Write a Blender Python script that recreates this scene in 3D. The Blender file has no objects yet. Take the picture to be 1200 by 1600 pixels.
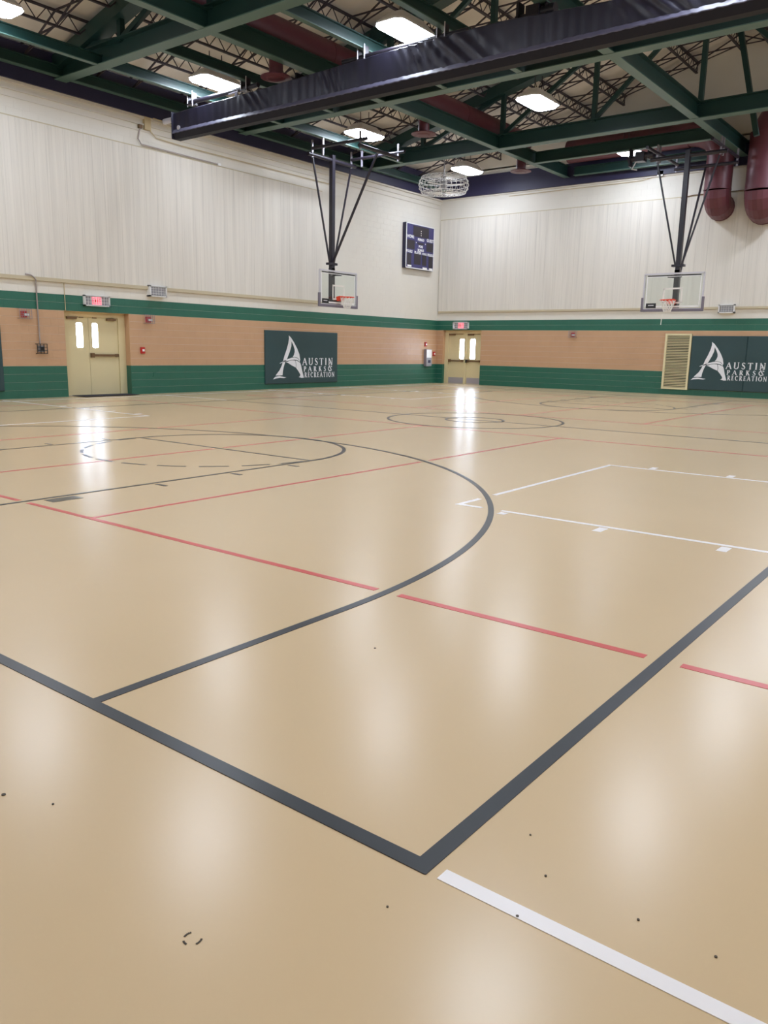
import bpy, math, random
from mathutils import Vector, Matrix
random.seed(7)
C = bpy.context.scene.collection
sc = bpy.context.scene

# ------------------------------------------------------------------ camera
F_PX = 1249.0
YAW, PITCH, ROLL = 2.22663245, -0.201595155, 0.0192476837
fw = Vector((math.cos(PITCH)*math.cos(YAW), math.cos(PITCH)*math.sin(YAW), math.sin(PITCH)))
rt = Vector((math.sin(YAW), -math.cos(YAW), 0.0)); up = rt.cross(fw)
r2 = rt*math.cos(ROLL) + up*math.sin(ROLL); u2 = up*math.cos(ROLL) - rt*math.sin(ROLL)
camd = bpy.data.cameras.new('camera'); cam = bpy.data.objects.new('camera', camd); C.objects.link(cam)
m = Matrix(((r2.x, u2.x, -fw.x), (r2.y, u2.y, -fw.y), (r2.z, u2.z, -fw.z))).to_4x4()
m.translation = Vector((1.0914, -1.6354, 1.4196)); cam.matrix_world = m
camd.sensor_fit = 'HORIZONTAL'; camd.sensor_width = 36; camd.lens = F_PX/1200*36
camd.clip_start = 0.02; camd.clip_end = 200
sc.camera = cam

# ------------------------------------------------------------------ world and exposure
w = bpy.data.worlds.new('world'); sc.world = w; w.use_nodes = True
bg = w.node_tree.nodes['Background']; bg.inputs[0].default_value = (0.74, 0.84, 1.0, 1); bg.inputs[1].default_value = 22.0
sc.view_settings.view_transform = 'Standard'; sc.view_settings.look = 'None'
sc.view_settings.exposure = 0.33; sc.view_settings.gamma = 1.0; sc.view_settings.use_curve_mapping = False
sc.cycles.use_denoising = True
sc.cycles.max_bounces = 10; sc.cycles.diffuse_bounces = 6; sc.cycles.glossy_bounces = 4; sc.cycles.transparent_max_bounces = 12
sc.cycles.caustics_reflective = False; sc.cycles.caustics_refractive = False
LAMP = 41.0                      # radiance of the ceiling fixtures' lenses

# ------------------------------------------------------------------ room dimensions (m)
XA, XR = -18.7244, 5.3           # left wall, right wall
YF, YB = -2.14, 27.62            # front wall (behind the camera), back wall
ZW = 7.5; CRS = 0.2032; RIDGE = -6.7
def roof(x): return 8.42 + 0.25*(min(x, 2*RIDGE-x) - XA)

# ------------------------------------------------------------------ materials
def lin(c):
    return tuple(((v/255)/12.92 if v/255 <= 0.04045 else ((v/255+0.055)/1.055)**2.4) for v in c) + (1,)
M = {}
def mat(name, rgb, rough=0.5, metal=0.0, var=0.0, vscale=2.0, bump=0.0, bscale=40.0, spec=0.5, coat=0.0, stretch=None, emit=0.0, detail=3):
    mt = bpy.data.materials.new(name); mt.use_nodes = True; nt = mt.node_tree; b = nt.nodes['Principled BSDF']
    col = lin(rgb); b.inputs['Base Color'].default_value = col
    b.inputs['Roughness'].default_value = rough; b.inputs['Metallic'].default_value = metal
    b.inputs['Specular IOR Level'].default_value = spec; b.inputs['Coat Weight'].default_value = coat
    if emit:
        b.inputs['Emission Color'].default_value = col; b.inputs['Emission Strength'].default_value = emit
    tc = nt.nodes.new('ShaderNodeTexCoord'); geo = nt.nodes.new('ShaderNodeNewGeometry'); src = geo.outputs['Position']
    if stretch:
        mp = nt.nodes.new('ShaderNodeMapping'); mp.inputs['Scale'].default_value = stretch
        nt.links.new(src, mp.inputs['Vector']); src = mp.outputs['Vector']
    if var:
        n = nt.nodes.new('ShaderNodeTexNoise'); n.inputs['Scale'].default_value = vscale; n.inputs['Detail'].default_value = detail
        nt.links.new(src, n.inputs['Vector'])
        mr = nt.nodes.new('ShaderNodeMapRange'); mr.inputs[1].default_value = -0.3; mr.inputs[2].default_value = 1.3
        mr.inputs[3].default_value = 1-2.2*var; mr.inputs[4].default_value = 1+2.2*var
        nt.links.new(n.outputs['Fac'], mr.inputs[0])
        mx = nt.nodes.new('ShaderNodeMix'); mx.data_type = 'RGBA'; mx.blend_type = 'MULTIPLY'; mx.inputs[0].default_value = 1
        mx.inputs[6].default_value = col; nt.links.new(mr.outputs[0], mx.inputs[7]); nt.links.new(mx.outputs[2], b.inputs['Base Color'])
    if bump:
        n2 = nt.nodes.new('ShaderNodeTexNoise'); n2.inputs['Scale'].default_value = bscale; n2.inputs['Detail'].default_value = 4
        nt.links.new(src, n2.inputs['Vector'])
        bp = nt.nodes.new('ShaderNodeBump'); bp.inputs['Strength'].default_value = bump; bp.inputs['Distance'].default_value = 0.01
        nt.links.new(n2.outputs['Fac'], bp.inputs['Height']); nt.links.new(bp.outputs[0], b.inputs['Normal'])
    M[name] = mt; return mt
mat('floor_tan', (208, 184, 147), 0.25, var=0.03, vscale=0.7, spec=0.42, detail=8)
mat('line_black', (40, 43, 47), 0.32, var=0.16, vscale=5, spec=0.42)
mat('line_grey', (78, 76, 66), 0.3, spec=0.4)
mat('line_red', (203, 84, 80), 0.3, spec=0.42)
mat('line_white', (240, 238, 240), 0.3, spec=0.42)
mat('scuff', (70, 60, 48), 0.6)
mat('block_green', (42, 104, 86), 0.42, var=0.07, vscale=3, bump=0.25, bscale=60)
mat('block_tan', (198, 160, 126), 0.45, var=0.05, vscale=2.5, bump=0.25, bscale=60)
mat('block_cream', (226, 222, 213), 0.55, var=0.03, vscale=1.5, bump=0.25, bscale=60)
mat('wall_cream', (224, 220, 211), 0.6, var=0.05, vscale=0.9, bump=0.15, bscale=30)
mat('panel_fabric', (222, 217, 208), 0.85, var=0.10, vscale=2.0, stretch=(4, 4, 0.16), bump=0.2, bscale=30, detail=5)
nt = M['panel_fabric'].node_tree; b = nt.nodes['Principled BSDF']
geo = nt.nodes.new('ShaderNodeNewGeometry'); mp = nt.nodes.new('ShaderNodeMapping'); mp.inputs['Scale'].default_value = (9, 9, 0.12)
n = nt.nodes.new('ShaderNodeTexNoise'); n.inputs['Scale'].default_value = 2.2; n.inputs['Detail'].default_value = 2
rp = nt.nodes.new('ShaderNodeMapRange'); rp.inputs[1].default_value = 0.56; rp.inputs[2].default_value = 0.74; rp.inputs[3].default_value = 1.0; rp.inputs[4].default_value = 0.86
mx = nt.nodes.new('ShaderNodeMix'); mx.data_type = 'RGBA'; mx.blend_type = 'MULTIPLY'; mx.inputs[0].default_value = 1
old = b.inputs['Base Color'].links[0].from_socket
nt.links.new(geo.outputs['Position'], mp.inputs['Vector']); nt.links.new(mp.outputs[0], n.inputs['Vector']); nt.links.new(n.outputs['Fac'], rp.inputs[0])
nt.links.new(old, mx.inputs[6]); nt.links.new(rp.outputs[0], mx.inputs[7]); nt.links.new(mx.outputs[2], b.inputs['Base Color'])
mat('ledge', (196, 184, 156), 0.6)
mat('navy', (44, 42, 74), 0.5, var=0.08)
mat('insulation', (232, 225, 215), 0.55, var=0.1, vscale=1.1, bump=0.5, bscale=3, detail=5)
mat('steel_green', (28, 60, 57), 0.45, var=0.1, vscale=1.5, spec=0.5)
mat('steel_green_lit', (80, 108, 100), 0.42, var=0.06)  # beam green made paler: bounce light from the floor put into the colour
mat('joist_dark', (58, 50, 58), 0.5)
mat('duct_red', (98, 50, 60), 0.45, var=0.12, vscale=1.2)
mat('vinyl', (40, 38, 56), 0.38, var=0.1, vscale=3, spec=0.6)
mat('vinyl_shaded', (24, 23, 34), 0.6, spec=0.3)  # curtain vinyl darkened: shade below the folds painted into the colour
mat('vinyl_lit', (92, 90, 112), 0.45, var=0.15, vscale=6, spec=0.6)  # curtain vinyl lightened: light caught by the flared hem is in the colour
mat('black_steel', (38, 34, 44), 0.35, spec=0.5)
mat('grey_steel', (150, 146, 158), 0.35, metal=0.3)
mat('silver', (205, 203, 210), 0.35, metal=0.2)
mat('pad_grey', (118, 112, 124), 0.6)
mat('white_paint', (240, 240, 240), 0.45)
mat('label_black', (26, 26, 30), 0.5)
mat('rim_orange', (226, 66, 34), 0.4)
mat('net_white', (235, 232, 226), 0.8)
mat('pad_slate', (52, 76, 80), 0.45, var=0.05, vscale=1.0, spec=0.4)
mat('logo_white', (238, 240, 246), 0.5)
mat('door_cream', (220, 207, 165), 0.42, var=0.02)
mat('kick_plate', (176, 170, 178), 0.4, metal=0.2)
mat('brass_dark', (130, 104, 78), 0.35, metal=0.6)
mat('louver_cream', (228, 217, 176), 0.5)
mat('louver_dark', (60, 54, 40), 0.8)
mat('mat_black', (40, 38, 48), 0.9, bump=0.4, bscale=200)
mat('red_plastic', (190, 40, 40), 0.4)
mat('cable_tan', (202, 186, 150), 0.6)
mat('conduit', (172, 162, 160), 0.5, metal=0.2)
mat('score_navy', (34, 32, 66), 0.4)
mat('score_blue', (58, 56, 108), 0.4)
mat('score_dark', (44, 38, 46), 0.35)
mat('light_body', (236, 236, 238), 0.4)
mat('lens', (232, 241, 255), 0.3, emit=LAMP)
mat('exit_pink', (255, 132, 150), 0.4, emit=0.75)
mat('sign_grey', (150, 150, 156), 0.5)
mat('concrete', (190, 188, 184), 0.8)
def glassmat(name, tint, alpha):
    mt = bpy.data.materials.new(name); mt.use_nodes = True; nt = mt.node_tree; nt.nodes.clear()
    o = nt.nodes.new('ShaderNodeOutputMaterial'); a = nt.nodes.new('ShaderNodeBsdfTransparent'); a.inputs[0].default_value = tint
    g = nt.nodes.new('ShaderNodeBsdfGlossy'); g.inputs['Roughness'].default_value = 0.05
    mx = nt.nodes.new('ShaderNodeMixShader'); mx.inputs[0].default_value = alpha
    nt.links.new(a.outputs[0], mx.inputs[1]); nt.links.new(g.outputs[0], mx.inputs[2]); nt.links.new(mx.outputs[0], o.inputs[0]); M[name] = mt
glassmat('board_glass', (0.94, 0.97, 0.96, 1), 0.05)
glassmat('door_glass', (0.97, 0.98, 1.0, 1), 0.03)

# ------------------------------------------------------------------ mesh helpers
class MB:
    def __init__(s): s.v = []; s.f = []; s.smooth = False
    def box(s, x0, x1, y0, y1, z0, z1):
        n = len(s.v)
        s.v += [(x0,y0,z0),(x1,y0,z0),(x1,y1,z0),(x0,y1,z0),(x0,y0,z1),(x1,y0,z1),(x1,y1,z1),(x0,y1,z1)]
        s.f += [tuple(n+i for i in q) for q in ((0,3,2,1),(4,5,6,7),(0,1,5,4),(1,2,6,5),(2,3,7,6),(3,0,4,7))]
        return s
    def bar(s, p, q, w, h, upv=(0,0,1)):
        p, q = Vector(p), Vector(q); d = (q-p).normalized(); u = Vector(upv)
        if abs(d.dot(u)) > 0.98: u = Vector((0,1,0))
        a = d.cross(u).normalized(); u = a.cross(d)
        n = len(s.v)
        for e in (p, q):
            for i, j in ((-1,-1),(1,-1),(1,1),(-1,1)): s.v.append(tuple(e + a*(w/2*i) + u*(h/2*j)))
        s.f += [tuple(n+i for i in q) for q in ((0,1,2,3),(7,6,5,4),(0,4,5,1),(1,5,6,2),(2,6,7,3),(3,7,4,0))]
        return s
    def tube(s, pts, r, seg=10, caps=True, radii=None):
        pts = [Vector(p) for p in pts]; n0 = len(s.v); k = len(pts); pa = None; s.smooth = True
        for i, p in enumerate(pts):
            d = (pts[min(i+1,k-1)] - pts[max(i-1,0)]).normalized()
            if pa is None:
                u = Vector((0,0,1)) if abs(d.z) < 0.9 else Vector((0,1,0)); a = d.cross(u).normalized()
            else: a = (pa - d*pa.dot(d)).normalized()
            pa = a; b = d.cross(a); rr = radii[i] if radii else r
            for j in range(seg):
                t = 2*math.pi*j/seg; s.v.append(tuple(p + a*(rr*math.cos(t)) + b*(rr*math.sin(t))))
        for i in range(k-1):
            for j in range(seg):
                A = n0+i*seg+j; B = n0+i*seg+(j+1) % seg; s.f.append((A, B, B+seg, A+seg))
        if caps:
            s.f.append(tuple(n0+j for j in reversed(range(seg)))); s.f.append(tuple(n0+(k-1)*seg+j for j in range(seg)))
        return s
    def prism(s, pts, nrm, depth):       # pts: closed 3-D outline; extruded along nrm
        n = len(s.v); k = len(pts); d = Vector(nrm)*depth
        s.v += [tuple(Vector(p)) for p in pts] + [tuple(Vector(p)+d) for p in pts]
        s.f.append(tuple(n+i for i in range(k))); s.f.append(tuple(n+k+i for i in reversed(range(k))))
        for i in range(k): s.f.append((n+i, n+(i+1) % k, n+k+(i+1) % k, n+k+i))
        return s
    def quadf(s, a, b, c, d):
        n = len(s.v); s.v += [tuple(a), tuple(b), tuple(c), tuple(d)]; s.f.append((n, n+1, n+2, n+3)); return s
    def build(s, name, m, parent=None, label=None):
        me = bpy.data.meshes.new(name)
        off = Vector((0,0,0)); p = parent
        if parent is not None: off = ROOT.get(parent.name, Vector((0,0,0)))
        elif s.v and parent is None: off = Vector((0,0,0))
        me.from_pydata([tuple(Vector(v)-off) for v in s.v], [], s.f); me.validate()
        import bmesh
        bm = bmesh.new(); bm.from_mesh(me); bmesh.ops.recalc_face_normals(bm, faces=bm.faces); bm.to_mesh(me); bm.free()
        if s.smooth:
            for pg in me.polygons: pg.use_smooth = True
            try: me.set_sharp_from_angle(angle=math.radians(40))
            except Exception: pass
        me.materials.append(M[m]); o = bpy.data.objects.new(name, me); C.objects.link(o)
        if parent is not None: o.parent = parent; ROOT[o.name] = off
        else: ROOT[o.name] = Vector((0,0,0))
        if label: o['label'] = label
        return o
ROOT = {}
def empty(name, loc, label, cat, group=None):
    o = bpy.data.objects.new(name, None); C.objects.link(o); o.location = loc; o.empty_display_size = 0.1
    o['label'] = label; o['category'] = cat
    if group: o['group'] = group
    ROOT[o.name] = Vector(loc); return o
def tag(o, label, cat, group=None):
    o['label'] = label; o['category'] = cat
    if group: o['group'] = group
    return o
def kind(o, k='structure'): o['kind'] = k; return o
def copy_tree(o, parent=None):
    c = o.copy(); C.objects.link(c)
    if parent is not None: c.parent = parent
    for ch in [x for x in o.children]: copy_tree(ch, c)
    return c
def B(): return MB()

# ------------------------------------------------------------------ floor and its painted courts
floor = kind(B().box(XA-3.5, XR+0.3, YF-0.3, YB+3.5, -0.2, 0).build('floor', 'floor_tan'))
HX, HY = -7.6334, 12.739         # middle of the main court
black = []                       # ('s', p, q) or ('a', c, r, a0, a1): what the other colours stop short of
def near_black(x, y):
    for b in black:
        if b[0] == 's':
            (x0, y0), (x1, y1) = b[1], b[2]; L2 = (x1-x0)**2+(y1-y0)**2
            t = max(0, min(1, ((x-x0)*(x1-x0)+(y-y0)*(y1-y0))/L2)); d = math.hypot(x-x0-t*(x1-x0), y-y0-t*(y1-y0))
        else:
            (cx, cy), r, a0, a1 = b[1:]; a = math.atan2(y-cy, x-cx)
            while a < a0-1e-6: a += 2*math.pi
            if a > a1: continue
            d = abs(math.hypot(x-cx, y-cy)-r)
        if d < 0.085: return True
    return False
def line(name, p, q, w, m, z=0.0022, isblack=False, gaps=False):
    p, q = Vector(p), Vector(q); L = (q-p).length; d = (q-p)/L; nrm = Vector((-d.y, d.x))
    if isblack: black.append(('s', tuple(p), tuple(q)))
    runs = [(0, L)]
    if gaps:
        runs = []; st = None; n = int(L/0.01)
        for i in range(n+1):
            t = L*i/n; pt = p+d*t; hit = near_black(pt.x, pt.y)
            if not hit and st is None: st = t
            if hit and st is not None:
                if t-st > 0.03: runs.append((st, t))
                st = None
        if st is not None: runs.append((st, L))
    for a, b in runs:
        A = p+d*a; E = p+d*b
        B().prism([(A.x-nrm.x*w/2, A.y-nrm.y*w/2, 0.0), (E.x-nrm.x*w/2, E.y-nrm.y*w/2, 0.0), (E.x+nrm.x*w/2, E.y+nrm.y*w/2, 0.0), (A.x+nrm.x*w/2, A.y+nrm.y*w/2, 0.0)], (0,0,1), z).build(name, m, floor)
def arc(name, c, r, a0, a1, w, m, z=0.0022, isblack=True):
    if isblack: black.append(('a', c, r, a0, a1))
    n = max(4, int(abs(a1-a0)*r/0.12)); o = B()
    for i in range(n+1):
        t = a0+(a1-a0)*i/n; ca, sa = math.cos(t), math.sin(t)
        for rr in (r-w/2, r+w/2):
            o.v.append((c[0]+rr*ca, c[1]+rr*sa, z))
        for rr in (r-w/2, r+w/2):
            o.v.append((c[0]+rr*ca, c[1]+rr*sa, 0.0))
        if i:
            k = 4*i; o.f += [(k-4, k-3, k+1, k), (k-4, k, k+2, k-2), (k-3, k-1, k+3, k+1)]
    o.build(name, m, floor)
LW = 0.052
CW = HX*2                         # left sideline (outer)
# main court, black
line('sideline', (-LW/2, 0), (-LW/2, 2*HY), LW+0.006, 'line_black', 0.0026, True)
line('sideline', (CW+LW/2, 0), (CW+LW/2, 2*HY), LW, 'line_black', 0.0026, True)
line('baseline', (CW, LW/2), (0, LW/2), LW+0.004, 'line_black', 0.003, True)
line('baseline', (CW, 2*HY-LW/2), (0, 2*HY-LW/2), LW, 'line_black', 0.003, True)
line('center_line', (CW, HY), (0, HY), LW, 'line_black', 0.0024, True)
R3 = 5.975
for s in (0, 1):
    Y = (lambda y: 2*HY-y) if s else (lambda y: y)
    def sg(a0, a1): return (-a1, -a0) if s else (a0, a1)
    arc('three_point_line', (HX, Y(1.575)), R3, *sg(0, math.pi), LW, 'line_black', 0.0028)
    for sx in (-1, 1):
        line('three_point_line', (HX+sx*R3, Y(LW)), (HX+sx*R3, Y(1.575)), LW, 'line_black', 0.0024, True)
        line('lane_line', (HX+sx*1.805, Y(LW)), (HX+sx*1.805, Y(5.815)), LW*0.8, 'line_black', 0.0024, True)
        x0, x1 = HX+sx*1.87, HX+sx*2.03
        B().box(min(x0,x1), max(x0,x1), min(Y(2.16),Y(2.46)), max(Y(2.16),Y(2.46)), 0, 0.002).build('lane_block', 'line_grey', floor)
        for ty in (3.39, 4.41, 5.33):
            line('lane_tick', (HX+sx*1.88, Y(ty)), (HX+sx*2.04, Y(ty)), 0.045, 'line_black', 0.0022)
    line('free_throw_line', (HX-1.83, Y(5.815)), (HX+1.83, Y(5.815)), LW*0.8, 'line_black', 0.0023, True)
    arc('free_throw_circle', (HX, Y(5.79)), 1.805, *sg(0, math.pi), LW, 'line_black', 0.003)
    for k in range(11):
        a0 = math.radians(182.7+16.3*k); a1 = a0 + math.radians(11.3)
        arc('free_throw_dash', (HX, Y(5.79)), 1.77, *sg(a0, a1), 0.045, 'line_black', 0.002, False)
arc('center_circle', (HX, HY), 1.805, 0, 2*math.pi, LW, 'line_black', 0.003)
arc('center_circle', (HX, HY), 0.60, 0, 2*math.pi, LW, 'line_black', 0.0032)
# two volleyball courts across, red
for y0, y1 in ((1.998, 10.82), (14.66, 23.48)):
    for y in (y0, y1): line('volleyball_line', (-16.62, y), (1.38, y), LW, 'line_red', 0.0016, gaps=True)
    for x in (-16.62, -10.483, -7.606, -4.767, 1.38): line('volleyball_line', (x, y0), (x, y1), LW*0.95, 'line_red', 0.0012, gaps=True)
# two practice courts across, white
for yc in (6.446, 19.03):
    for sx in (1, -1):
        X = (lambda x: x) if sx > 0 else (lambda x: -15.41-x)
        line('practice_free_throw_line', (X(-2.85), yc-1.83), (X(-2.85), yc+1.83), LW, 'line_white', 0.0018, gaps=True)
        for sy in (-1, 1):
            line('practice_lane_line', (X(-2.87), yc+sy*1.805), (X(2.96), yc+sy*1.805), LW, 'line_white', 0.0019, gaps=True)
            for tx in (-2.33, -1.40, -0.43, 0.5):
                line('practice_lane_tick', (X(tx), yc+sy*1.86), (X(tx), yc+sy*(2.02)), 0.075, 'line_white', 0.0018, gaps=True)
line('practice_sideline', (0.036, LW/2+0.004), (2.96, LW/2+0.004), 0.05, 'line_white', 0.002)
for y in (0.03, HY, 2*HY):
    line('practice_sideline', (-18.0, y), (CW-0.06, y), 0.05, 'line_white', 0.002)
for y in (HY, 2*HY-0.03): line('practice_sideline', (0.06, y), (2.96, y), 0.05, 'line_white', 0.002)
line('practice_baseline', (-17.95, 0), (-17.95, 2*HY), 0.05, 'line_white', 0.002)
line('practice_baseline', (2.96, 0), (2.96, 2*HY), 0.05, 'line_white', 0.002)
# small marks left by shoes and screws
for x, y, r in ((0.263, 0.205, .006), (0.527, 0.197, .006), (0.72, 0.19, .006), (0.28, 0.012, .007), (0.14, 0.35, .005), (-1.16, 1.24, .008), (-1.1, -0.46, .006), (-1.27, -0.53, .011), (0.0, -0.17, .005)):
    B().tube([(x, y, 0), (x, y, 0.0032)], r*.62, 8).build('scuff_mark', 'scuff', floor)
o = B()
for a0, a1 in ((-0.3, 0.7), (2.6, 3.6), (4.2, 4.9)):
    for i in range(5):
        t = a0+(a1-a0)*i/5; t2 = a0+(a1-a0)*(i+.8)/5
        o.bar((-0.30+.022*math.cos(t), -0.56+.022*math.sin(t), .001), (-0.30+.022*math.cos(t2), -0.56+.022*math.sin(t2), .001), .005, .001)
o.build('scuff_mark', 'scuff', floor)

# ------------------------------------------------------------------ walls
T = 0.3
DA = (10.23, 12.20)              # door opening in the left wall (y)
DB = (-18.40, -16.52)            # door opening in the back wall (x)
DZ = 2.235
BK = 0.004                       # joint depth
wa = B().box(XA-T, XA-BK, YF-T, DA[0], 0, 8.5).box(XA-T, XA-BK, DA[1], YB+T, 0, 8.5).box(XA-T, XA-BK, DA[0], DA[1], DZ, 8.5)
wall_left = kind(wa.build('wall_left', 'wall_cream'))
wb = B().box(XA-BK, DB[0], YB+BK, YB+T, 0, 8.5).box(DB[1], XR, YB+BK, YB+T, 0, 8.5).box(DB[0], DB[1], YB+BK, YB+T, DZ, 8.5)
wb.prism([(XA-0.02, YB+BK, 8.45), (XR, YB+BK, 8.45), (RIDGE, YB+BK, roof(RIDGE)+0.25)], (0,1,0), T-BK)
wall_back = kind(wb.build('wall_back', 'wall_cream'))
wall_right = kind(B().box(XR, XR+T, YF-T, YB+T, 2.64, 8.5).build('wall_right', 'wall_cream'))
wf = B().box(XA-BK, XR, YF-T, YF, 2.64, 8.5)
wf.prism([(XA, YF-T, 8.45), (XR, YF-T, 8.45), (RIDGE, YF-T, roof(RIDGE)+0.25)], (0,1,0), T)
wall_front = kind(wf.build('wall_front', 'wall_cream'))
for z0, z1, m_ in ((0, 4*CRS, 'block_green'), (4*CRS, 11*CRS, 'block_tan'), (11*CRS, 13*CRS, 'block_green')):
    B().box(XR, XR+T, YF-T, YB+T, z0, z1).build('painted_band', m_, wall_right)
    B().box(XA-BK, XR, YF-T, YF, z0, z1).build('painted_band', m_, wall_front)
# block courses, every block with its joints
def course(k, axis, lo, hi, wall, m_, skip=None, z=None, h=CRS):
    o = B(); z0 = k*CRS if z is None else z; L = 0.4064; s = lo - (L/2 if k % 2 else 0); g = 0.0022
    while s < hi:
        segs = [(max(s, lo), min(s+L, hi))]
        if skip:
            ns = []
            for a, b in segs:
                if b <= skip[0] or a >= skip[1]: ns.append((a, b))
                else:
                    if a < skip[0]: ns.append((a, skip[0]))
                    if b > skip[1]: ns.append((skip[1], b))
            segs = ns
        for a, b in segs:
            if b-a < 0.02: continue
            if axis == 'y': o.box(XA-BK-0.002, XA, a+g*.3, b-g*.3, z0+g, z0+h-g)
            else: o.box(a+g*.3, b-g*.3, YB, YB+BK+0.002, z0+g, z0+h-g)
        s += L
    ob = o.build('block_course', m_, wall); ob['kind'] = 'stuff'; return ob
for k in range(14):
    m_ = 'block_green' if k < 4 or 11 <= k < 13 else ('block_tan' if k < 11 else 'block_cream')
    course(k, 'y', YF, YB, wall_left, m_, DA if k < 11 else None)
    course(k, 'x', XA, XR, wall_back, m_, DB if k < 11 else None)
for k in range(14, 37):          # plain painted block above, where no panels hang
    course(k, 'y', 20.1 if k < 33 else YF, YB, wall_left, 'block_cream', h=CRS if k < 36 else 0.18)
for k in range(33, 37): course(k, 'x', XA, XR, wall_back, 'block_cream', h=CRS if k < 36 else 0.18)
course(14, 'y', YF, 20.1, wall_left, 'block_cream', h=0.1)
course(14, 'x', XA, XR, wall_back, 'block_cream', h=0.1)
# door reveals painted like the wall
for (a, b, m_) in ((0, 4*CRS, 'block_green'), (4*CRS, DZ, 'block_tan')):
    B().box(XA-T, XA-0.001, DA[1]-0.001, DA[1]+0.02, a, b).box(XA-T, XA-0.001, DA[0]-0.02, DA[0]+0.001, a, b).build('door_reveal', m_, wall_left)
    B().box(DB[0]-0.02, DB[0]+0.001, YB+0.001, YB+T, a, b).box(DB[1]-0.001, DB[1]+0.02, YB+0.001, YB+T, a, b).build('door_reveal', m_, wall_back)
B().box(XA-T, XA-0.001, DA[0], DA[1], DZ-0.001, DZ+0.02).build('door_reveal', 'block_tan', wall_left)
B().box(DB[0], DB[1], YB+0.001, YB+T, DZ-0.001, DZ+0.02).build('door_reveal', 'block_tan', wall_back)
# tall fabric panels on both walls
PW = 0.4064
s = YF; pm = None
def panel_mesh(axis):
    o = B(); d = 0.05; h0, h1 = 3.03, 6.7; g = 0.0008
    if axis == 'y': o.prism([(0,g,h0),(0,PW-g,h0),(0,PW-g,h1),(0,g,h1)], (1,0,0), d-0.0012).prism([(d-.0012,g+.0012,h0),(d-.0012,PW-g-.0012,h0),(d-.0012,PW-g-.0012,h1),(d-.0012,g+.0012,h1)], (1,0,0), .0012)
    else: o.prism([(g,0,h0),(PW-g,0,h0),(PW-g,0,h1),(g,0,h1)], (0,-1,0), d-0.0012).prism([(g+.0012,-d+.0012,h0),(PW-g-.0012,-d+.0012,h0),(PW-g-.0012,-d+.0012,h1),(g+.0012,-d+.0012,h1)], (0,-1,0), .0012)
    return o
pa = panel_mesh('y').build('wall_panel', 'panel_fabric', wall_left); pa.location = (XA-BK, YF, 0)
k = 1
while YF+(k+1)*PW < 20.25:
    c = pa.copy(); C.objects.link(c); c.location = (XA-BK, YF+k*PW, 0); k += 1
YPE = YF+k*PW
pb = panel_mesh('x').build('wall_panel', 'panel_fabric', wall_back); pb.location = (XA+0.05, YB+BK, 0)
k = 1
while XA+0.05+(k+1)*PW < XR:
    c = pb.copy(); C.objects.link(c); c.location = (XA+0.05+k*PW, YB+BK, 0); k += 1
kind(B().box(XA, XA+0.07, YF, YPE, 2.94, 3.03).build('trim_1', 'ledge'))
kind(B().box(XA+0.07, XR, YB-0.07, YB, 2.96, 3.03).build('trim_2', 'ledge'))
kind(B().box(XA, XA+0.035, YF, YPE, 6.7, 6.73).build('trim_3', 'ledge'))
kind(B().box(XA+0.04, XR, YB-0.035, YB, 6.7, 6.73).build('trim_4', 'ledge'))
# small cornice ledges and the navy fascia over both walls
kind(B().box(XA, XA+0.03, YF, YB, 7.14, 7.17).box(XA, XA+0.05, YF, YB, 7.30, 7.335).box(XA, XA+0.08, YF, YB, 7.46, 7.52).build('trim_5', 'wall_cream'))
kind(B().box(XA+0.08, XR, YB-0.05, YB, 7.47, 7.52).build('trim_6', 'wall_cream'))
kind(B().box(XA-0.02, XA+0.14, YF, YB, 7.521, 8.36).build('trim_7', 'navy'))
kind(B().box(XA+0.14, XR, YB-0.12, YB+0.02, 7.521, 8.27).build('trim_8', 'navy'))

# ------------------------------------------------------------------ roof lining, sagging between the joists
JX = [-17.1 + 1.22*i for i in range(8)]
JX = JX + [RIDGE-0.42, RIDGE+0.42] + [2*RIDGE-x for x in reversed(JX)]
TY = [-1.6, 4.42, 10.42, 16.44, 22.40]        # roof trusses (the nearest is far out of view and left out)
o = B(); xs = []; x = XA-0.28
edges = [XA-0.3] + JX + [XR+0.3]
for a, b in zip(edges[:-1], edges[1:]):
    for i in range(6): xs.append((a+(b-a)*i/6, i/6))
xs.append((edges[-1], 0))
ny = 124; nx = len(xs)
for j in range(ny+1):
    y = YF-0.28+(YB+0.56-YF)*j/ny
    for x, t in xs:
        wob = 0.6+0.5*math.sin(x*1.9+y*1.3)*math.sin(y*0.7-x)+0.2*math.sin(y*4.1+x*2.2)
        o.v.append((x, y, roof(x)+0.02-0.085*wob*math.sin(math.pi*t)))
for j in range(ny):
    for i in range(nx-1):
        a = j*nx+i; o.f.append((a, a+1, a+1+nx, a+nx))
o.smooth = True
ceiling = kind(o.build('ceiling', 'insulation'))

# ------------------------------------------------------------------ trusses
ORD = ['first', 'second', 'third', 'fourth', 'fifth', 'sixth', 'seventh', 'eighth', 'ninth', 'tenth', 'eleventh', 'twelfth', 'thirteenth', 'fourteenth', 'fifteenth', 'sixteenth', 'seventeenth', 'eighteenth', 'nineteenth', 'twentieth']
ZC = 7.77
def ibeam(p, q, depth, width, name_parent, m_web='steel_green', m_fl='steel_green_lit', flname='bottom_flange'):
    # p, q on the bottom centre line; returns web mesh object with flange part
    p, q = Vector(p), Vector(q); d = (q-p).normalized(); u = Vector((0,0,1)); t = 0.022
    web = B().bar(p+u*(depth/2), q+u*(depth/2), 0.02, depth-0.04).bar(p+u*(depth-t/2), q+u*(depth-t/2), width, t)
    return web, B().bar(p+u*(t/2), q+u*(t/2), width, t)
PX = [RIDGE-3.1*k for k in range(3, -4, -1)]   # panel points
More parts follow.
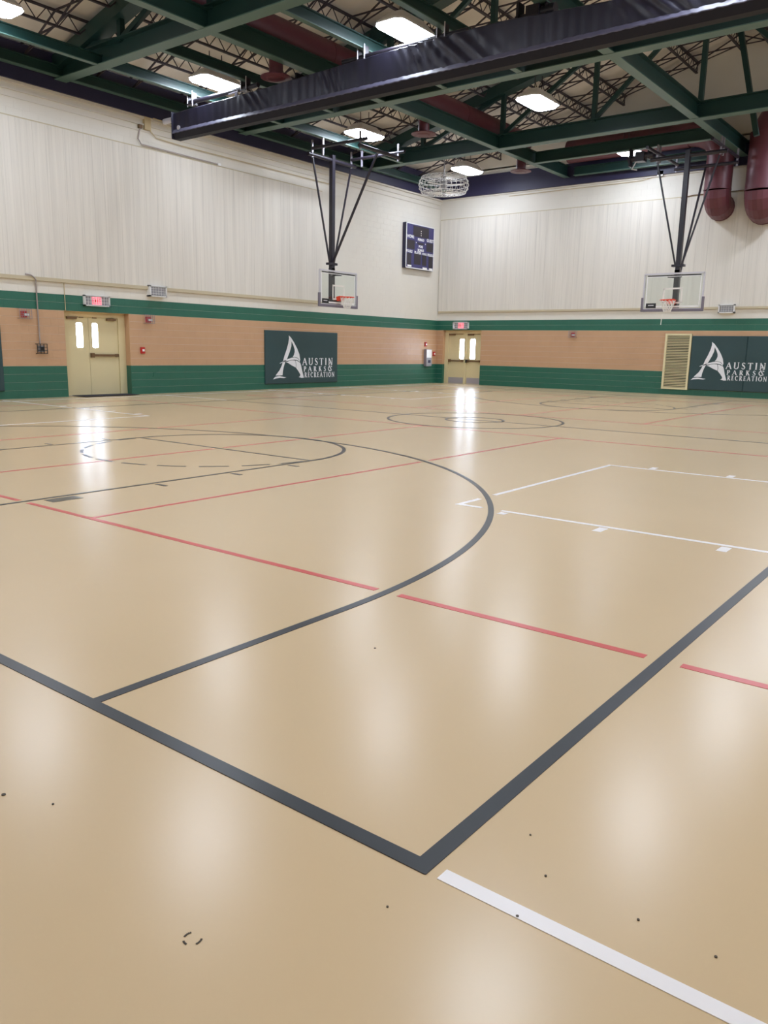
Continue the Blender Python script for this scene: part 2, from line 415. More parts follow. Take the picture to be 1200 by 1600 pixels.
tlab = ['nearest truss', 'green roof truss nearest the camera, before the others', 'green roof truss meeting the left wall near the top left corner of the photo', 'green roof truss with its bottom chord just under the folded navy curtain', 'farthest green roof truss, beyond the curtain, seen above the right basketball frame']
trusses = []
for i, y in enumerate(TY):
    if i == 0: continue
    t = empty('roof_truss', (RIDGE, y, ZC), tlab[i], 'roof truss', 'roof trusses')
    wb_, fl = ibeam((XA+0.02, y, ZC), (XR-0.02, y, ZC), 0.44, 0.32, t)
    wb_.build('bottom_chord', 'steel_green', t); fl.build('bottom_flange', 'steel_green_lit', t, 'flat underside of the bottom chord, painted paler for floor bounce light')
    dz = 0.42
    for sx in (-1, 1):
        xe = XA+0.05 if sx < 0 else XR-0.05
        B().bar((xe, y, roof(xe)-dz+0.1), (RIDGE, y, roof(RIDGE)-dz+0.1), 0.38, 0.33).build('top_chord', 'steel_green', t)
    for x in PX[1:-1] + [PX[0], PX[-1]]:
        if roof(x)-0.45 > 8.3: B().bar((x, y, 8.15), (x, y, roof(x)-0.42), 0.13, 0.13).build('web_vertical', 'steel_green', t)
    for k in range(3):
        a, b2 = RIDGE-3.1*(3-k), RIDGE-3.1*(2-k)
        for sx in (0, 1):
            A = a if not sx else 2*RIDGE-a; E = b2 if not sx else 2*RIDGE-b2
            B().bar((A, y, 8.2), (E, y, roof(E)-0.45), 0.1, 0.12).build('web_diagonal', 'steel_green', t)
    a = RIDGE-3.1*3-1.4; B().bar((RIDGE-9.3, y, 8.2), (a, y, roof(a)-0.42), 0.12, 0.12).build('web_diagonal', 'steel_green', t)
    trusses.append(t)

# bar joists lying across the trusses, one per line and bay
bays = [(YF+0.02, TY[0]), (TY[0], TY[1]), (TY[1], TY[2]), (TY[2], TY[3]), (TY[3], TY[4]), (TY[4], YB-0.03)]
baylab = ['right behind the camera', 'in the nearest roof bay overhead', 'in the bay nearer than the curtain', 'in the bay over the curtain', 'in the bay just beyond the curtain', 'in the bay by the back wall']
def joist(y0, y1, x):
    t = empty('bar_joist', (0, 0, 0), 'x', 'bar joist', 'bar joists under the roof')
    L = y1-y0; top = -0.10; bot = -0.42
    for dx in (-0.028, 0.028): B().bar((dx, 0.0, top), (dx, L, top), 0.035, 0.035).build('top_chord_angle', 'joist_dark', t)
    wall_end = y1 > YB-1
    B().bar((0, 0.35, bot), (0, L-(0.12 if wall_end else 0.35), bot), 0.075, 0.04).build('bottom_chord', 'joist_dark', t)
    o = B(); n = int((L-0.7)/0.5); 
    for i in range(n):
        a = 0.35+(L-0.7)*i/n; m2 = 0.35+(L-0.7)*(i+.5)/n; e = 0.35+(L-0.7)*(i+1)/n
        o.bar((0, a, bot), (0, m2, top), 0.018, 0.018).bar((0, m2, top), (0, e, bot), 0.018, 0.018)
    o.bar((0, 0.0, top), (0, 0.35, bot), 0.025, 0.025).bar((0, L, top), (0, L-0.35, bot), 0.025, 0.025)
    if wall_end: o.bar((0, L-0.12, top), (0, L-0.12, bot), 0.03, 0.03)
    w_ = o.build('web_rods', 'joist_dark', t); w_['kind'] = 'stuff'
    return t
for bi, (y0, y1) in enumerate(bays):
    if bi < 2: continue
    proto = None
    for xi, x in enumerate(JX):
        if proto is None: proto = joist(y0, y1, x); t = proto
        else: t = copy_tree(proto)
        t.location = (x, y0, roof(x)+0.03)
        t['label'] = 'dark bar joist %s, %s from the left wall' % (baylab[bi], ORD[xi])
# thin bridging rods between the joists
for bi, (y0, y1) in enumerate(bays):
    if bi < 2: continue
    for fi, f in enumerate((0.16, 0.34, 0.62, 0.84)):
        y = y0+(y1-y0)*f; o = B(); xs2 = [XA+0.05]+JX+[XR-0.05]
        for a, b in zip(xs2[:-1], xs2[1:]):
            if fi == 9:
                o.bar((a, y, roof(a)-0.39), (b, y, roof(b)-0.39), 0.034, 0.034)
            else:
                o.bar((a, y, roof(a)-0.39), (b, y, roof(b)-0.39), 0.028, 0.028).bar((a, y, roof(a)-0.08), (b, y, roof(b)-0.40), 0.034, 0.034).bar((a, y+.02, roof(a)-0.40), (b, y+.02, roof(b)-0.08), 0.034, 0.034)
        ob = o.build('bridging_rods', 'joist_dark')
        tag(ob, 'thin dark bridging rods %s, %s row there' % (baylab[bi], ('nearest', 'second', 'third', 'farthest')[fi]), 'bridging rods', 'bridging rods between the joists')
        ob['kind'] = 'stuff'

# green beams running away from the camera between the trusses, all flush with the chords
def ybeam(x, y0, y1, depth, width, label, z=ZC+.006, name='steel_beam'):
    t = empty(name, (x, y0, z), label, 'steel beam', 'green beams running towards the back wall')
    wb_, fl = ibeam((x, y0, z), (x, y1, z), depth, width, t)
    wb_.build('web', 'steel_green', t); fl.build('bottom_flange', 'steel_green_lit', t)
    return t
ybeam(-16.78, TY[1]+0.17, TY[4]-0.17, 0.24, 0.13, 'slim green beam lit beside the lamp over the curtain\'s left end')
ybeam(-14.75, TY[2]+0.17, TY[3]-0.17, 0.24, 0.13, 'slim green beam that carries the right clamp of the left curtain pipe')
ybeam(-13.03, TY[1]+0.17, YB-0.13, 0.40, 0.22, 'long deep green beam running beneath the red duct to the back wall')
ybeam(-11.03, TY[2]+0.17, TY[3]-0.17, 0.26, 0.13, 'slim green beam lit white beside the biggest lamp, left of it')
ybeam(-8.95, TY[2]+0.17, TY[3]-0.17, 0.26, 0.15, 'green beam right of the biggest lamp, holding the pipe\'s right clamp')
ybeam(-6.78, TY[1]+0.17, YB-0.13, 0.44, 0.24, 'deep green beam passing over the right basketball frame to the red elbows', )
ybeam(-18.42, YF+0.1, YB-0.2, 0.26, 0.16, 'dark green beam hugging the navy fascia of the left wall', z=7.80)
t = empty('steel_beam', (-9.9, 24.75, ZC), 'green cross beam between the far truss and the back wall, red duct behind it', 'steel beam')
wb_, fl = ibeam((-12.92, 24.75, ZC), (-6.90, 24.75, ZC), 0.36, 0.2, t); wb_.build('web', 'steel_green', t); fl.build('bottom_flange', 'steel_green_lit', t)
t = empty('steel_beam', (-9.9, 27.2, ZC), 'dark green beam just in front of the back wall fascia', 'steel beam')
wb_, fl = ibeam((-12.6, 27.2, ZC-0.02), (-7.85, 27.2, ZC-0.02), 0.3, 0.2, t); wb_.build('web', 'steel_green', t); fl.build('bottom_flange', 'steel_green_lit', t)
tag(B().bar((-5.75, 24.7, 7.7), (-6.50, 24.7, 10.7), 0.16, 0.14).build('steel_brace', 'steel_green'), 'sloping green brace at the right edge, beside the second red elbow', 'brace')

# ------------------------------------------------------------------ ceiling lamps
def lamp(x, y):
    z = 7.93
    t = empty('ceiling_light', (x, y, z), 'x', 'ceiling light', 'ceiling lights')
    wx, wy = 0.35, 0.66; c = 0.12
    def ring(wx, wy, c, z): return [(x-wx+c, y-wy, z), (x+wx-c, y-wy, z), (x+wx, y-wy+c, z), (x+wx, y+wy-c, z), (x+wx-c, y+wy, z), (x-wx+c, y+wy, z), (x-wx, y+wy-c, z), (x-wx, y-wy+c, z)]
    o = B(); rs = [ring(wx-.03, wy-.03, c, z), ring(wx, wy, c, z+.035), ring(wx, wy, c, z+.06)]
    for r in rs: o.v += r
    o.f.append(tuple(reversed(range(8))))
    for k in range(2):
        for j in range(8): o.f.append((k*8+j, k*8+(j+1) % 8, k*8+8+(j+1) % 8, k*8+8+j))
    o.build('lens', 'lens', t, 'glowing white rectangular lens')
    o = B(); rs = [ring(wx+.012, wy+.012, c, z+.05), ring(wx+.012, wy+.012, c, z+.09), ring(wx-.13, wy-.22, .05, z+.27), ring(wx-.15, wy-.25, .04, z+.30)]
    for r in rs: o.v += r
    for k in range(3):
        for j in range(8): o.f.append((k*8+j, k*8+(j+1) % 8, k*8+8+(j+1) % 8, k*8+8+j))
    o.f.append(tuple(24+j for j in range(8))); o.build('hood', 'light_body', t)
    B().tube([(x, y-.2, z+.3), (x, y-.2, z+.75)], .012, 6).tube([(x, y+.2, z+.3), (x, y+.2, z+.75)], .012, 6).build('stem', 'joist_dark', t)
    return t
LX = [(-16.0, 'left row'), (-10.0, 'second row from the left wall'), (-3.7, 'third row from the left wall'), (2.4, 'rightmost row')]
LY = [1.3, 7.3, 13.2, 19.2, 25.25]
llab = {(0, 1): 'lit ceiling light cut off by the top left corner of the photo', (0, 2): 'lit ceiling light right above the left end of the folded curtain', (0, 3): 'lit ceiling light behind the top of the left basketball frame', (0, 4): 'lit ceiling light beside the round wire cage near the far corner', (1, 2): 'largest lit ceiling light, above the curtain\'s wrinkled part', (1, 3): 'lit ceiling light just beyond the curtain, right of the red duct', (1, 4): 'small far ceiling light mostly hidden by a cross beam'}
lp = None
for i, (x, rl) in enumerate(LX):
    for j, y in enumerate(LY):
        if lp is None: lp = lamp(x, y); t = lp
        else: t = copy_tree(lp)
        t.location = (x, y + (0.20 if (i, j) == (1, 4) else 0), 7.93)
        t['label'] = llab.get((i, j), 'unseen ceiling light, %s, %s from the near end' % (rl, ORD[j]))

# ------------------------------------------------------------------ red ducts
def bend(p, d0, d1, R, n=7):       # quarter bend from p: leaves along d0, turns to d1
    p, d0, d1 = Vector(p), Vector(d0), Vector(d1); c = p+d1*R
    return [c - d1*(R*math.cos(math.pi/2*i/n)) + d0*(R*math.sin(math.pi/2*i/n)) for i in range(n+1)]
duct = empty('supply_duct', (-13.42, 4.6, 8.45), 'long dark red round duct with three round diffusers over the left side beam', 'duct')
B().tube([(-13.50, 4.7, 8.53), (-13.50, 24.9, 8.53)], 0.36, 20).build('duct_run', 'duct_red', duct)
for y in (6.7, 12.66, 18.6, 24.45):
    n_ = B().tube([(-13.30, y, 8.30), (-13.30, y, 7.53)], 0.16, 16).build('diffuser_neck', 'duct_red', duct)
    o = B(); prof = [(0.16, 7.58), (0.20, 7.55), (0.355, 7.52), (0.36, 7.50), (0.30, 7.485), (0.24, 7.50), (0.17, 7.47), (0.10, 7.495), (0.03, 7.48)]
    o.tube([(-13.30, y, z) for r, z in prof], 1, 24, True, [r for r, z in prof]); o.build('diffuser_plate', 'duct_red', duct)
for y in (8.0, 11.2, 14.6, 17.4, 20.8, 23.2):
    B().tube([(-13.50, y-.02, 8.53), (-13.50, y+.02, 8.53)], 0.368, 20).build('duct_band', 'duct_red', duct)
duct2 = empty('return_duct', (-9.9, 25.4, 8.1), 'dark red duct along the back wall ending in a fat elbow right of the frame', 'duct')
cx, cy = -7.35, 26.86
o = B(); path = [Vector((-12.6, 25.6, 8.12)), Vector((-9.0, 25.6, 8.12)), Vector((-8.15, 25.75, 8.12))]
B().tube([(-12.7, 26.88, 8.52), (-8.4, 26.88, 8.52)], 0.39, 20).build('duct_run', 'duct_red', duct2)
def elbow(cx, cy, r, zt, zb, sgn, par):
    pts = [Vector((cx-sgn*1.1, cy+.03, zt+.05)), Vector((cx-sgn*0.65, cy+.02, zt+.0)), Vector((cx-sgn*.2, cy, zt-.22)), Vector((cx, cy, zt-.62))]
    B().tube(pts, r, 20, False, [r*.9, r*.97, r, r]).build('upper_elbow', 'duct_red', par)
    B().tube([(cx, cy, zt-.60), (cx, cy, zb+.90)], r, 20, False).build('vertical_run', 'duct_red', par)
    q = []; R = 0.42
    for i in range(5):
        a = math.pi/2*i/4; q.append(Vector((cx, cy+R*(1-math.cos(a)), zb+.91-.47*math.sin(a))))
    q.append(q[-1]+Vector((0, 0.16, 0)))
    o = B().tube(q, r, 20, False); o.smooth = False; o.build('lower_elbow', 'duct_red', par)
    B().tube([q[-1]-Vector((0,.03,0)), q[-1]+Vector((0,.03,0))], r+.015, 20, True).build('end_ring', 'duct_red', par)
    for z in (zt-.6, zb+.90): B().tube([(cx, cy, z-.015), (cx, cy, z+.015)], r+.012, 20, True).build('duct_band', 'duct_red', par)
elbow(cx, cy, 0.42, 8.50, 5.80, 1, duct2)
duct3 = empty('return_duct', (-5.7, 26.2, 8.0), 'second fat dark red duct elbow, cut by the right edge of the photo', 'duct')
elbow(-5.98, 26.82, 0.50, 8.85, 5.66, -1, duct3)
B().tube([(-5.1, 26.85, 8.9), (-1.0, 26.85, 8.9)], 0.45, 20).build('duct_run', 'duct_red', duct3)

# ------------------------------------------------------------------ divider curtain folded under the roof
CYP = 12.95
cur = empty('divider_curtain', (-10, CYP, 7.1), 'long navy vinyl divider curtain folded up under the roof trusses', 'curtain')
def topz(x):
    P_ = [(-17.27, 7.36), (-14.3, 7.40), (-10.4, 7.50), (-7.5, 7.52), (-4.8, 7.36), (-2, 7.36), (5.2, 7.4)]
    for (a, za), (b, zb) in zip(P_[:-1], P_[1:]):
        if a <= x <= b: return za+(zb-za)*(x-a)/(b-a)
    return 7.36
NX, NZ = 560, 16; x0, x1 = -17.27, 5.1
front = B()
def fold(x, t):                  # t 0 bottom .. 1 top: outward displacement
    d = 0.006*math.sin(9*x+2.2*math.sin(1.7*x))*t + 0.006*math.sin(23*x+3*math.sin(2.1*x))
    for xc, wd, am in ((-8.9, 1.0, .05), (-9.6, .55, .045), (-14.4, .6, .03), (-4.6, .8, .035), (-3.2, 1.0, .045), (-11.9, .4, .02)):
        u = (x - xc - (1-t)*0.75*wd)/wd
        if abs(u) < 1.4: d += am*math.exp(-u*u*2.5)*math.sin(15*u+1.5)*(0.35+t*0.65)
    return d
for i in range(NX+1):
    x = x0+(x1-x0)*i/NX; zt = topz(x)
    for j in range(NZ+1):
        t = j/NZ; z = 6.86+(zt-6.86)*t
        front.v.append((x, CYP-0.13-fold(x, t), z+0.012*math.sin(6*x)*t*0.5))
for i in range(NX):
    for j in range(NZ):
        a = i*(NZ+1)+j; front.f.append((a, a+1, a+NZ+2, a+NZ+1))
front.smooth = True; front.build('folded_front', 'vinyl', cur)
bk = B().box(x0, x1, CYP-0.085, CYP+0.1, 6.80, 7.32); bk.build('folded_body', 'vinyl', cur)
# top lip rounding back
lip = B()
for i in range(281):
    x = x0+(x1-x0)*i/280; zt = topz(x)
    for j in range(5):
        a = math.pi/2*j/4; lip.v.append((x, CYP-0.13+0.10*(1-math.cos(a))-fold(x, 1)*(1-j/4), zt+0.03*math.sin(a)))
    lip.v.append((x, CYP+0.1, 7.30))
for i in range(280):
    for j in range(5):
        a = i*6+j; lip.f.append((a, a+1, a+7, a+6))
lip.smooth = True; lip.build('top_fold', 'vinyl', cur)
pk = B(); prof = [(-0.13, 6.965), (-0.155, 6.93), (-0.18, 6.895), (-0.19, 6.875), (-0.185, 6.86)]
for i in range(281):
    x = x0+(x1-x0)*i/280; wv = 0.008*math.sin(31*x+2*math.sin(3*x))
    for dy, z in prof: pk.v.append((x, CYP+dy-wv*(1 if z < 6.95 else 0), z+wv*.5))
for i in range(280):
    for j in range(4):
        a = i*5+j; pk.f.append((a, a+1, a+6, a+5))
pk.smooth = True; pk.build('bottom_hem', 'vinyl_lit', cur, 'flared strip along the lower edge, the light it catches painted in')
B().prism([(x0, CYP-0.18, 6.862), (x0, CYP-0.09, 6.735), (x0, CYP+0.1, 6.735), (x0, CYP+0.1, 6.862)], (1,0,0), x1-x0).build('underside', 'vinyl_shaded', cur)
B().box(x0-0.012, x0, CYP-0.2, CYP+0.1, 6.73, 7.39).build('end_flap', 'vinyl', cur)
o = B(); o.tube([(x0+.23, CYP-0.17, 6.985), (x0+.23, CYP-0.14, 6.985)], .055, 14); o.build('grommet', 'silver', cur, 'bright round grommet near the left end')
B().tube([(x0-0.55, CYP, 7.27), (x0, CYP, 7.27)], .07, 12).build('end_pipe', 'silver', cur, 'short bright pipe poking out of the left end')
# hoist pipes carrying the curtain
def hoist(xa, xb, clamps, pulleys, label):
    t = empty('hoist_pipe', ((xa+xb)/2, CYP+.1, 7.62), label, 'pipe', 'curtain hoist pipes')
    B().tube([(xa, CYP+.1, 7.62), (xb, CYP+.1, 7.62)], .055, 14).build('pipe', 'black_steel', t)
    for x in clamps:
        c = B().box(x-.10, x+.10, CYP+.0, CYP+.2, 7.54, 7.57).box(x-.11, x-.08, CYP+.03, CYP+.17, 7.55, 7.83).box(x+.08, x+.11, CYP+.03, CYP+.17, 7.55, 7.83).build('clamp', 'black_steel', t)
        o = B()
        for sx in (-.095, .095): o.tube([(x+sx, CYP+.03, 7.50), (x+sx, CYP+.03, 7.86)], .014, 6)
        o.build('bolt', 'silver', c)
    for x in pulleys:
        p_ = B().tube([(x, CYP+.06, 7.50), (x, CYP+.10, 7.50)], .06, 14).build('pulley', 'grey_steel', t)
        B().bar((x, CYP+.08, 7.57), (x, CYP+.08, 7.48), .03, .03).bar((x-.22, CYP+.02, 7.545), (x+.12, CYP+.02, 7.56), .035, .03).build('pulley_hook', 'grey_steel', p_)
    return t
hoist(-16.95, -14.3, (-16.78, -14.75), (-15.05,), 'black hoist pipe over the left end of the curtain, below the lamp')
hoist(-11.6, -8.35, (-11.03, -8.95), (-9.75,), 'black hoist pipe lit white, under the biggest lamp above the wrinkled curtain')
def winch(x, y, z, label):
    t = empty('hoist_winch', (x, y, z), label, 'winch', 'hoist winches')
    B().box(x-.14, x+.14, y-.14, y+.14, z-.16, z+.12).build('gear_housing', 'black_steel', t)
    B().tube([(x+.1, y, z), (x+.42, y, z)], .11, 14).build('motor', 'black_steel', t)
    B().tube([(x-.40, y, z-.05), (x-.13, y, z-.05)], .09, 14).build('drum', 'black_steel', t)
    B().box(x-.35, x-.30, y-.12, y+.12, z-.28, z+.24).build('hanger_plate', 'black_steel', t)
    B().box(x+.24, x+.28, y-.1, y+.1, z-.1, z+.24).build('hanger_plate', 'black_steel', t)
    B().tube([(x-.1, y-.1, z-.15), (x-.22, y-.12, z-.38), (x-.05, y-.12, z-.42)], .02, 8).build('hook', 'silver', t)
winch(-13.42, 13.9, 7.74, 'black hoist winch hanging right of the near red diffuser')
winch(-6.95, 13.2, 7.66, 'black hoist winch above the right part of the curtain')

# ------------------------------------------------------------------ basketball backstops
def net(c, r, t):
    o = B(); n = 12; rings = 6; L = 0.42
    for i in range(n):
        for k in range(rings-1):
            r0 = r*(1-0.11*k); r1 = r*(1-0.11*(k+1)); z0 = c.z-L*k/rings; z1 = c.z-L*(k+1)/rings
            a0 = 2*math.pi*(i+.5*(k % 2))/n
            for s in (-.5, .5):
                a1 = a0+2*math.pi*s/n
                o.bar((c.x+r0*math.cos(a0), c.y+r0*math.sin(a0), z0), (c.x+r1*math.cos(a1), c.y+r1*math.sin(a1), z1), .012, .012)
    return o
def backstop(O, f, label, board_label, rear, zt=7.25):
    # O: point on the floor under the middle of the board's face; f: unit facing direction
    O, f = Vector(O), Vector(f); s = Vector((-f.y, f.x, 0)); Z = Vector((0,0,1))
    t = empty('basketball_backstop', O+Z*2.75, label, 'basketball backstop', 'basketball backstops')
    P_ = lambda a, b, z: O+s*a+f*b+Z*z      # a sideways, b forward, z up
    m0 = -0.30
    B().bar(P_(0, m0, 2.85), P_(0, m0, 4.0), .16, .14, f).bar(P_(0, m0, 3.9), P_(0, m0, zt+.25), .14, .14, f).build('mast', 'black_steel', t)
    B().bar(P_(-.19, m0, 4.13), P_(.19, m0, 4.13), .18, .07, Z).build('collar', 'black_steel', t)
    for a in (-.93, .93):
        B().bar(P_(a*.1, m0, 4.12), P_(a, m0, zt), .045, .045, f).build('side_brace', 'black_steel', t)
    if rear: B().bar(P_(0, m0, 3.45), P_(0, m0-1.8, zt+.1), .055, .05, s).build('fold_brace', 'black_steel', t)
    else: B().bar(P_(0, m0, 4.1), P_(0, m0+1.85, zt+.1), .06, .055, s).build('fold_brace', 'black_steel', t)
    B().tube([P_(-1.15, m0, zt+.1), P_(1.15, m0, zt+.1)], .06, 12).build('header_pipe', 'black_steel', t)
    e = m0-1.8 if rear else m0+1.95
    B().tube([P_(-1.0, e, zt+.12), P_(1.0, e, zt+.12)], .055, 12).build('header_pipe', 'black_steel', t)
    for a in (-.95, .95):
        B().tube([P_(a, m0-(0 if not rear else 1.85), zt+.28), P_(a, m0+(2.2 if not rear else .9), zt+.28)], .05, 10).build('support_pipe', 'black_steel', t)
        for bq in ((m0, e, .15) if not rear else (m0, e, -.53)):
            B().bar(P_(a, bq, zt+.02), P_(a, bq, ZC+.01), .05, .05, f).build('hanger', 'grey_steel', t)
    # board
    W, H, z0 = 0.915, 1.07, 2.80; zt_ = z0+H
    g = B().prism([P_(-W, 0, z0), P_(W, 0, z0), P_(W, 0, zt_), P_(-W, 0, zt_)], -f, .012).build('backboard', 'board_glass', t, board_label)
    fr = B(); fwid = .035
    for (a0, z_0, a1, z_1) in ((-W-.01, z0, W+.01, z0), (-W-.01, zt_, W+.01, zt_), (-W, z0, -W, zt_), (W, z0, W, zt_)):
        fr.bar(P_(a0, -.006, z_0), P_(a1, -.006, z_1), .05 if z_0 != z_1 else .05, .05, f)
    fr.build('frame', 'silver', g)
    bl = B(); i1 = .085
    for (a0, z_0, a1, z_1, w_) in ((-W+i1, z0+.075, W-i1, z0+.075, .05), (-W+i1, zt_-.075, W-i1, zt_-.075, .035), (-W+i1, z0+.075, -W+i1, zt_-.075, .03), (W-i1, z0+.075, W-i1, zt_-.075, .03)):
        bl.bar(P_(a0, .004, z_0), P_(a1, .004, z_1), .004, w_, Z if z_0 == z_1 else s)
    bl.build('border_line', 'white_paint', g)
    B().bar(P_(-W+.09, .006, zt_-.055), P_(W-.09, .006, zt_-.055), .006, .035, Z).build('top_strip', 'label_black', g)
    sq = B()
    for (a0, z_0, a1, z_1) in ((-.305, z0+.19, .305, z0+.19), (-.305, z0+.62, .305, z0+.62), (-.28, z0+.19, -.28, z0+.62), (.28, z0+.19, .28, z0+.62)):
        sq.bar(P_(a0, .004, z_0), P_(a1, .004, z_1), .004, .05, Z if z_0 == z_1 else s)
    sq.build('target_square', 'net_white', g)
    pd = B().bar(P_(-W-.03, 0, z0-.035), P_(W+.03, 0, z0-.035), .07, .08, Z)
    for a in (-W-.025, W+.025): pd.bar(P_(a, 0, z0-.07), P_(a, 0, z0+.36), .07, .06, f)
    pd.build('edge_pad', 'pad_grey', g)
    lb = B().bar(P_(-W+.10, .008, z0+.11), P_(-W+.42, .008, z0+.11), .006, .15, Z).build('maker_label', 'label_black', g)
    # (small black plate at the lower corner on the viewer's left)
    lb2 = B().bar(P_(-W+.17, .013, z0+.12), P_(-W+.35, .013, z0+.12), .004, .02, Z).build('label_stripe', 'white_paint', g)
    B().bar(P_(0, -.02, z0+.1), P_(0, m0+.04, z0+.1), .3, .2, Z).build('mounting_bracket', 'black_steel', t)
    B().bar(P_(-.2, -.04, z0+.98), P_(-.04, m0, z0+.98), .05, .05).bar(P_(.2, -.04, z0+.98), P_(.04, m0, z0+.98), .05, .05).build('mounting_bracket', 'black_steel', t)
    # rim
    zr = 3.05; c = P_(0, .15+.23, zr); pts = []
    for i in range(25):
        a = 2*math.pi*i/24; pts.append((c.x+.23*math.cos(a), c.y+.23*math.sin(a), zr))
    rim = B().tube(pts, .014, 8, False).build('rim', 'rim_orange', t, 'orange steel rim')
    B().bar(P_(0, .01, zr-.05), P_(0, .16, zr-.02), .22, .14, Z).build('rim_bracket', 'rim_orange', rim)
    net(c-Z*.01, .22, t).build('net', 'net_white', rim)
    return t
backstop((-16.93, 19.08, 0), (1, 0, 0), 'basketball backstop with glass board hanging by the left wall', 'clear glass backboard turned edgeways to the camera', False)
bs = backstop((-7.62, 24.22, 0), (0, -1, 0), 'basketball backstop with glass board hanging before the back wall, right side', 'clear glass backboard facing the court', True)
B().tube([(-7.72, 23.72, 2.62), (-7.73, 23.7, 2.30)], .012, 6).build('loose_net_cord', 'net_white', bs)
winch(-9.15, 24.66, 7.53, 'black hoist gear at the top of the right basketball frame')

# ------------------------------------------------------------------ doors
def closer(o, a, b, z, axis, face):
    if axis == 'y': o.box(face, face+.07, a, a+.28, z, z+.06).box(face+.02, face+.05, a+.1, b, z+.05, z+.065)
    else: o.box(a, a+.28, face-.07, face, z, z+.06).box(a+.1, b, face-.05, face-.02, z+.05, z+.065)
def leaf(axis, a, b, p, wa0, wa1, wz0, wz1, door, bar, z1=2.11, kick=False):
    th = .045; g = .004; d = 1
    def bx(o, u0, u1, z0, zz, p0, p1):
        if axis == 'y': return o.box(p-p1, p-p0, u0, u1, z0, zz)
        return o.box(u0, u1, p+p0, p+p1, z0, zz)
    o = B(); bx(o, a+g, wa0, .01, z1, 0, th); bx(o, wa1, b-g, .01, z1, 0, th); bx(o, wa0, wa1, .01, wz0, 0, th); bx(o, wa0, wa1, wz1, z1, 0, th)
    rr = .045                      # rounded window corners
    for ca, sa in ((wa0, 1), (wa1, -1)):
        for cz, sz in ((wz0, 1), (wz1, -1)):
            pts2 = [(ca, cz)] + [(ca+sa*rr*(1-math.sin(t)), cz+sz*rr*(1-math.cos(t))) for t in [math.pi/2*i/5 for i in range(6)]]
            if axis == 'y': o.prism([(p-.002, u, z) for u, z in pts2], (-1,0,0), th-.004)
            else: o.prism([(u, p+.002, z) for u, z in pts2], (0,1,0), th-.004)
    lf = o.build('door_leaf', 'door_cream', door)
    gl = B(); bx(gl, wa0-.003, wa1+.003, wz0-.003, wz1+.003, .018, .024); gl.build('window_pane', 'door_glass', lf, 'bright narrow window with daylight behind')
    if kick:
        k_ = B(); bx(k_, a+.03, b-.03, .03, .27, -.004, 0); k_.build('kick_plate', 'kick_plate', lf, 'grey metal kick plate')
    if bar:
        z = bar; k_ = B(); bx(k_, a+.02, b-.03, z-.03, z+.03, -.055, -.03); bx(k_, a+.02, a+.12, z-.06, z+.06, -.06, 0); bx(k_, b-.12, b-.03, z-.04, z+.04, -.06, 0)
        k_.build('panic_bar', 'brass_dark', lf, 'bronze push bar')
    return lf
pA = XA-0.24; pBk = YB+0.19
d1 = kind(B().box(pA-.07, pA+.035, DA[0], DA[0]+.12, 0, DZ).box(pA-.07, pA+.035, 11.98, DA[1], 0, DZ).box(pA-.07, pA+.035, DA[0]+.12, 11.98, 2.105, DZ).box(pA-.07, pA-.045, DA[0]+.10, 12.0, 2.07, DZ).box(pA-.07, pA-.045, DA[0]+.10, DA[0]+.16, 0, DZ).box(pA-.07, pA-.045, 11.94, 12.0, 0, DZ).box(pA-.065, pA-.045, 11.03, 11.11, 0, 2.11).box(pA-.07, pA, DA[0], DA[1], 0, .012).build('door_1', 'door_cream'))
leaf('y', DA[0]+.12, 11.07, pA, 10.70, 10.90, 1.29, 1.95, d1, None)
leaf('y', 11.07, 11.98, pA, 11.18, 11.36, 1.29, 1.95, d1, 1.09)
o = B(); closer(o, 10.42, 10.75, 2.04, 'y', pA); closer(o, 11.62, 11.95, 2.03, 'y', pA); o.box(pA, pA+.03, 10.8, 10.92, 2.08, 2.11).box(pA, pA+.03, 11.2, 11.32, 2.08, 2.11); o.build('door_closer', 'brass_dark', d1, 'dark closers along the head of the door')
B().box(XA-T, pA+.02, DA[0], DA[1], 0, .012).build('threshold', 'kick_plate', d1)
d2 = kind(B().box(DB[0], -18.22, pBk-.035, pBk+.07, 0, DZ).box(-16.60, DB[1], pBk-.035, pBk+.07, 0, DZ).box(-18.22, -16.60, pBk-.035, pBk+.07, 2.105, DZ).box(-18.24, -16.58, pBk+.045, pBk+.07, 2.07, DZ).box(-18.24, -18.18, pBk+.045, pBk+.07, 0, DZ).box(-16.64, -16.58, pBk+.045, pBk+.07, 0, DZ).box(DB[0], DB[1], pBk, pBk+.07, 0, .012).build('door_2', 'door_cream'))
leaf('x', -18.22, -17.415, pBk, -17.67, -17.43, 1.05, 1.88, d2, .97, kick=True)
leaf('x', -17.305, -16.60, pBk, -17.15, -16.90, 1.05, 1.88, d2, .97, kick=True)
B().box(-17.415, -17.305, pBk-.05, pBk+.05, 0, 2.115).build('mullion', 'door_cream', d2, 'cream post between the two leaves')
B().box(-17.32, -17.24, pBk-.09, pBk-.05, .90, 1.03).build('lock_case', 'label_black', d2)
o = B(); closer(o, -18.18, -17.5, 2.03, 'x', pBk); closer(o, -17.25, -16.65, 2.03, 'x', pBk); o.build('door_closer', 'brass_dark', d2, 'dark closers along the head of the doors')
B().box(DB[0], DB[1], pBk-.02, YB+T, 0, .012).build('threshold', 'kick_plate', d2)
tag(B().box(XA-.19, XA+.42, 10.45, 12.15, .013, .024).build('door_mat', 'mat_black'), 'thin black mat on the floor at the left wall door', 'mat')

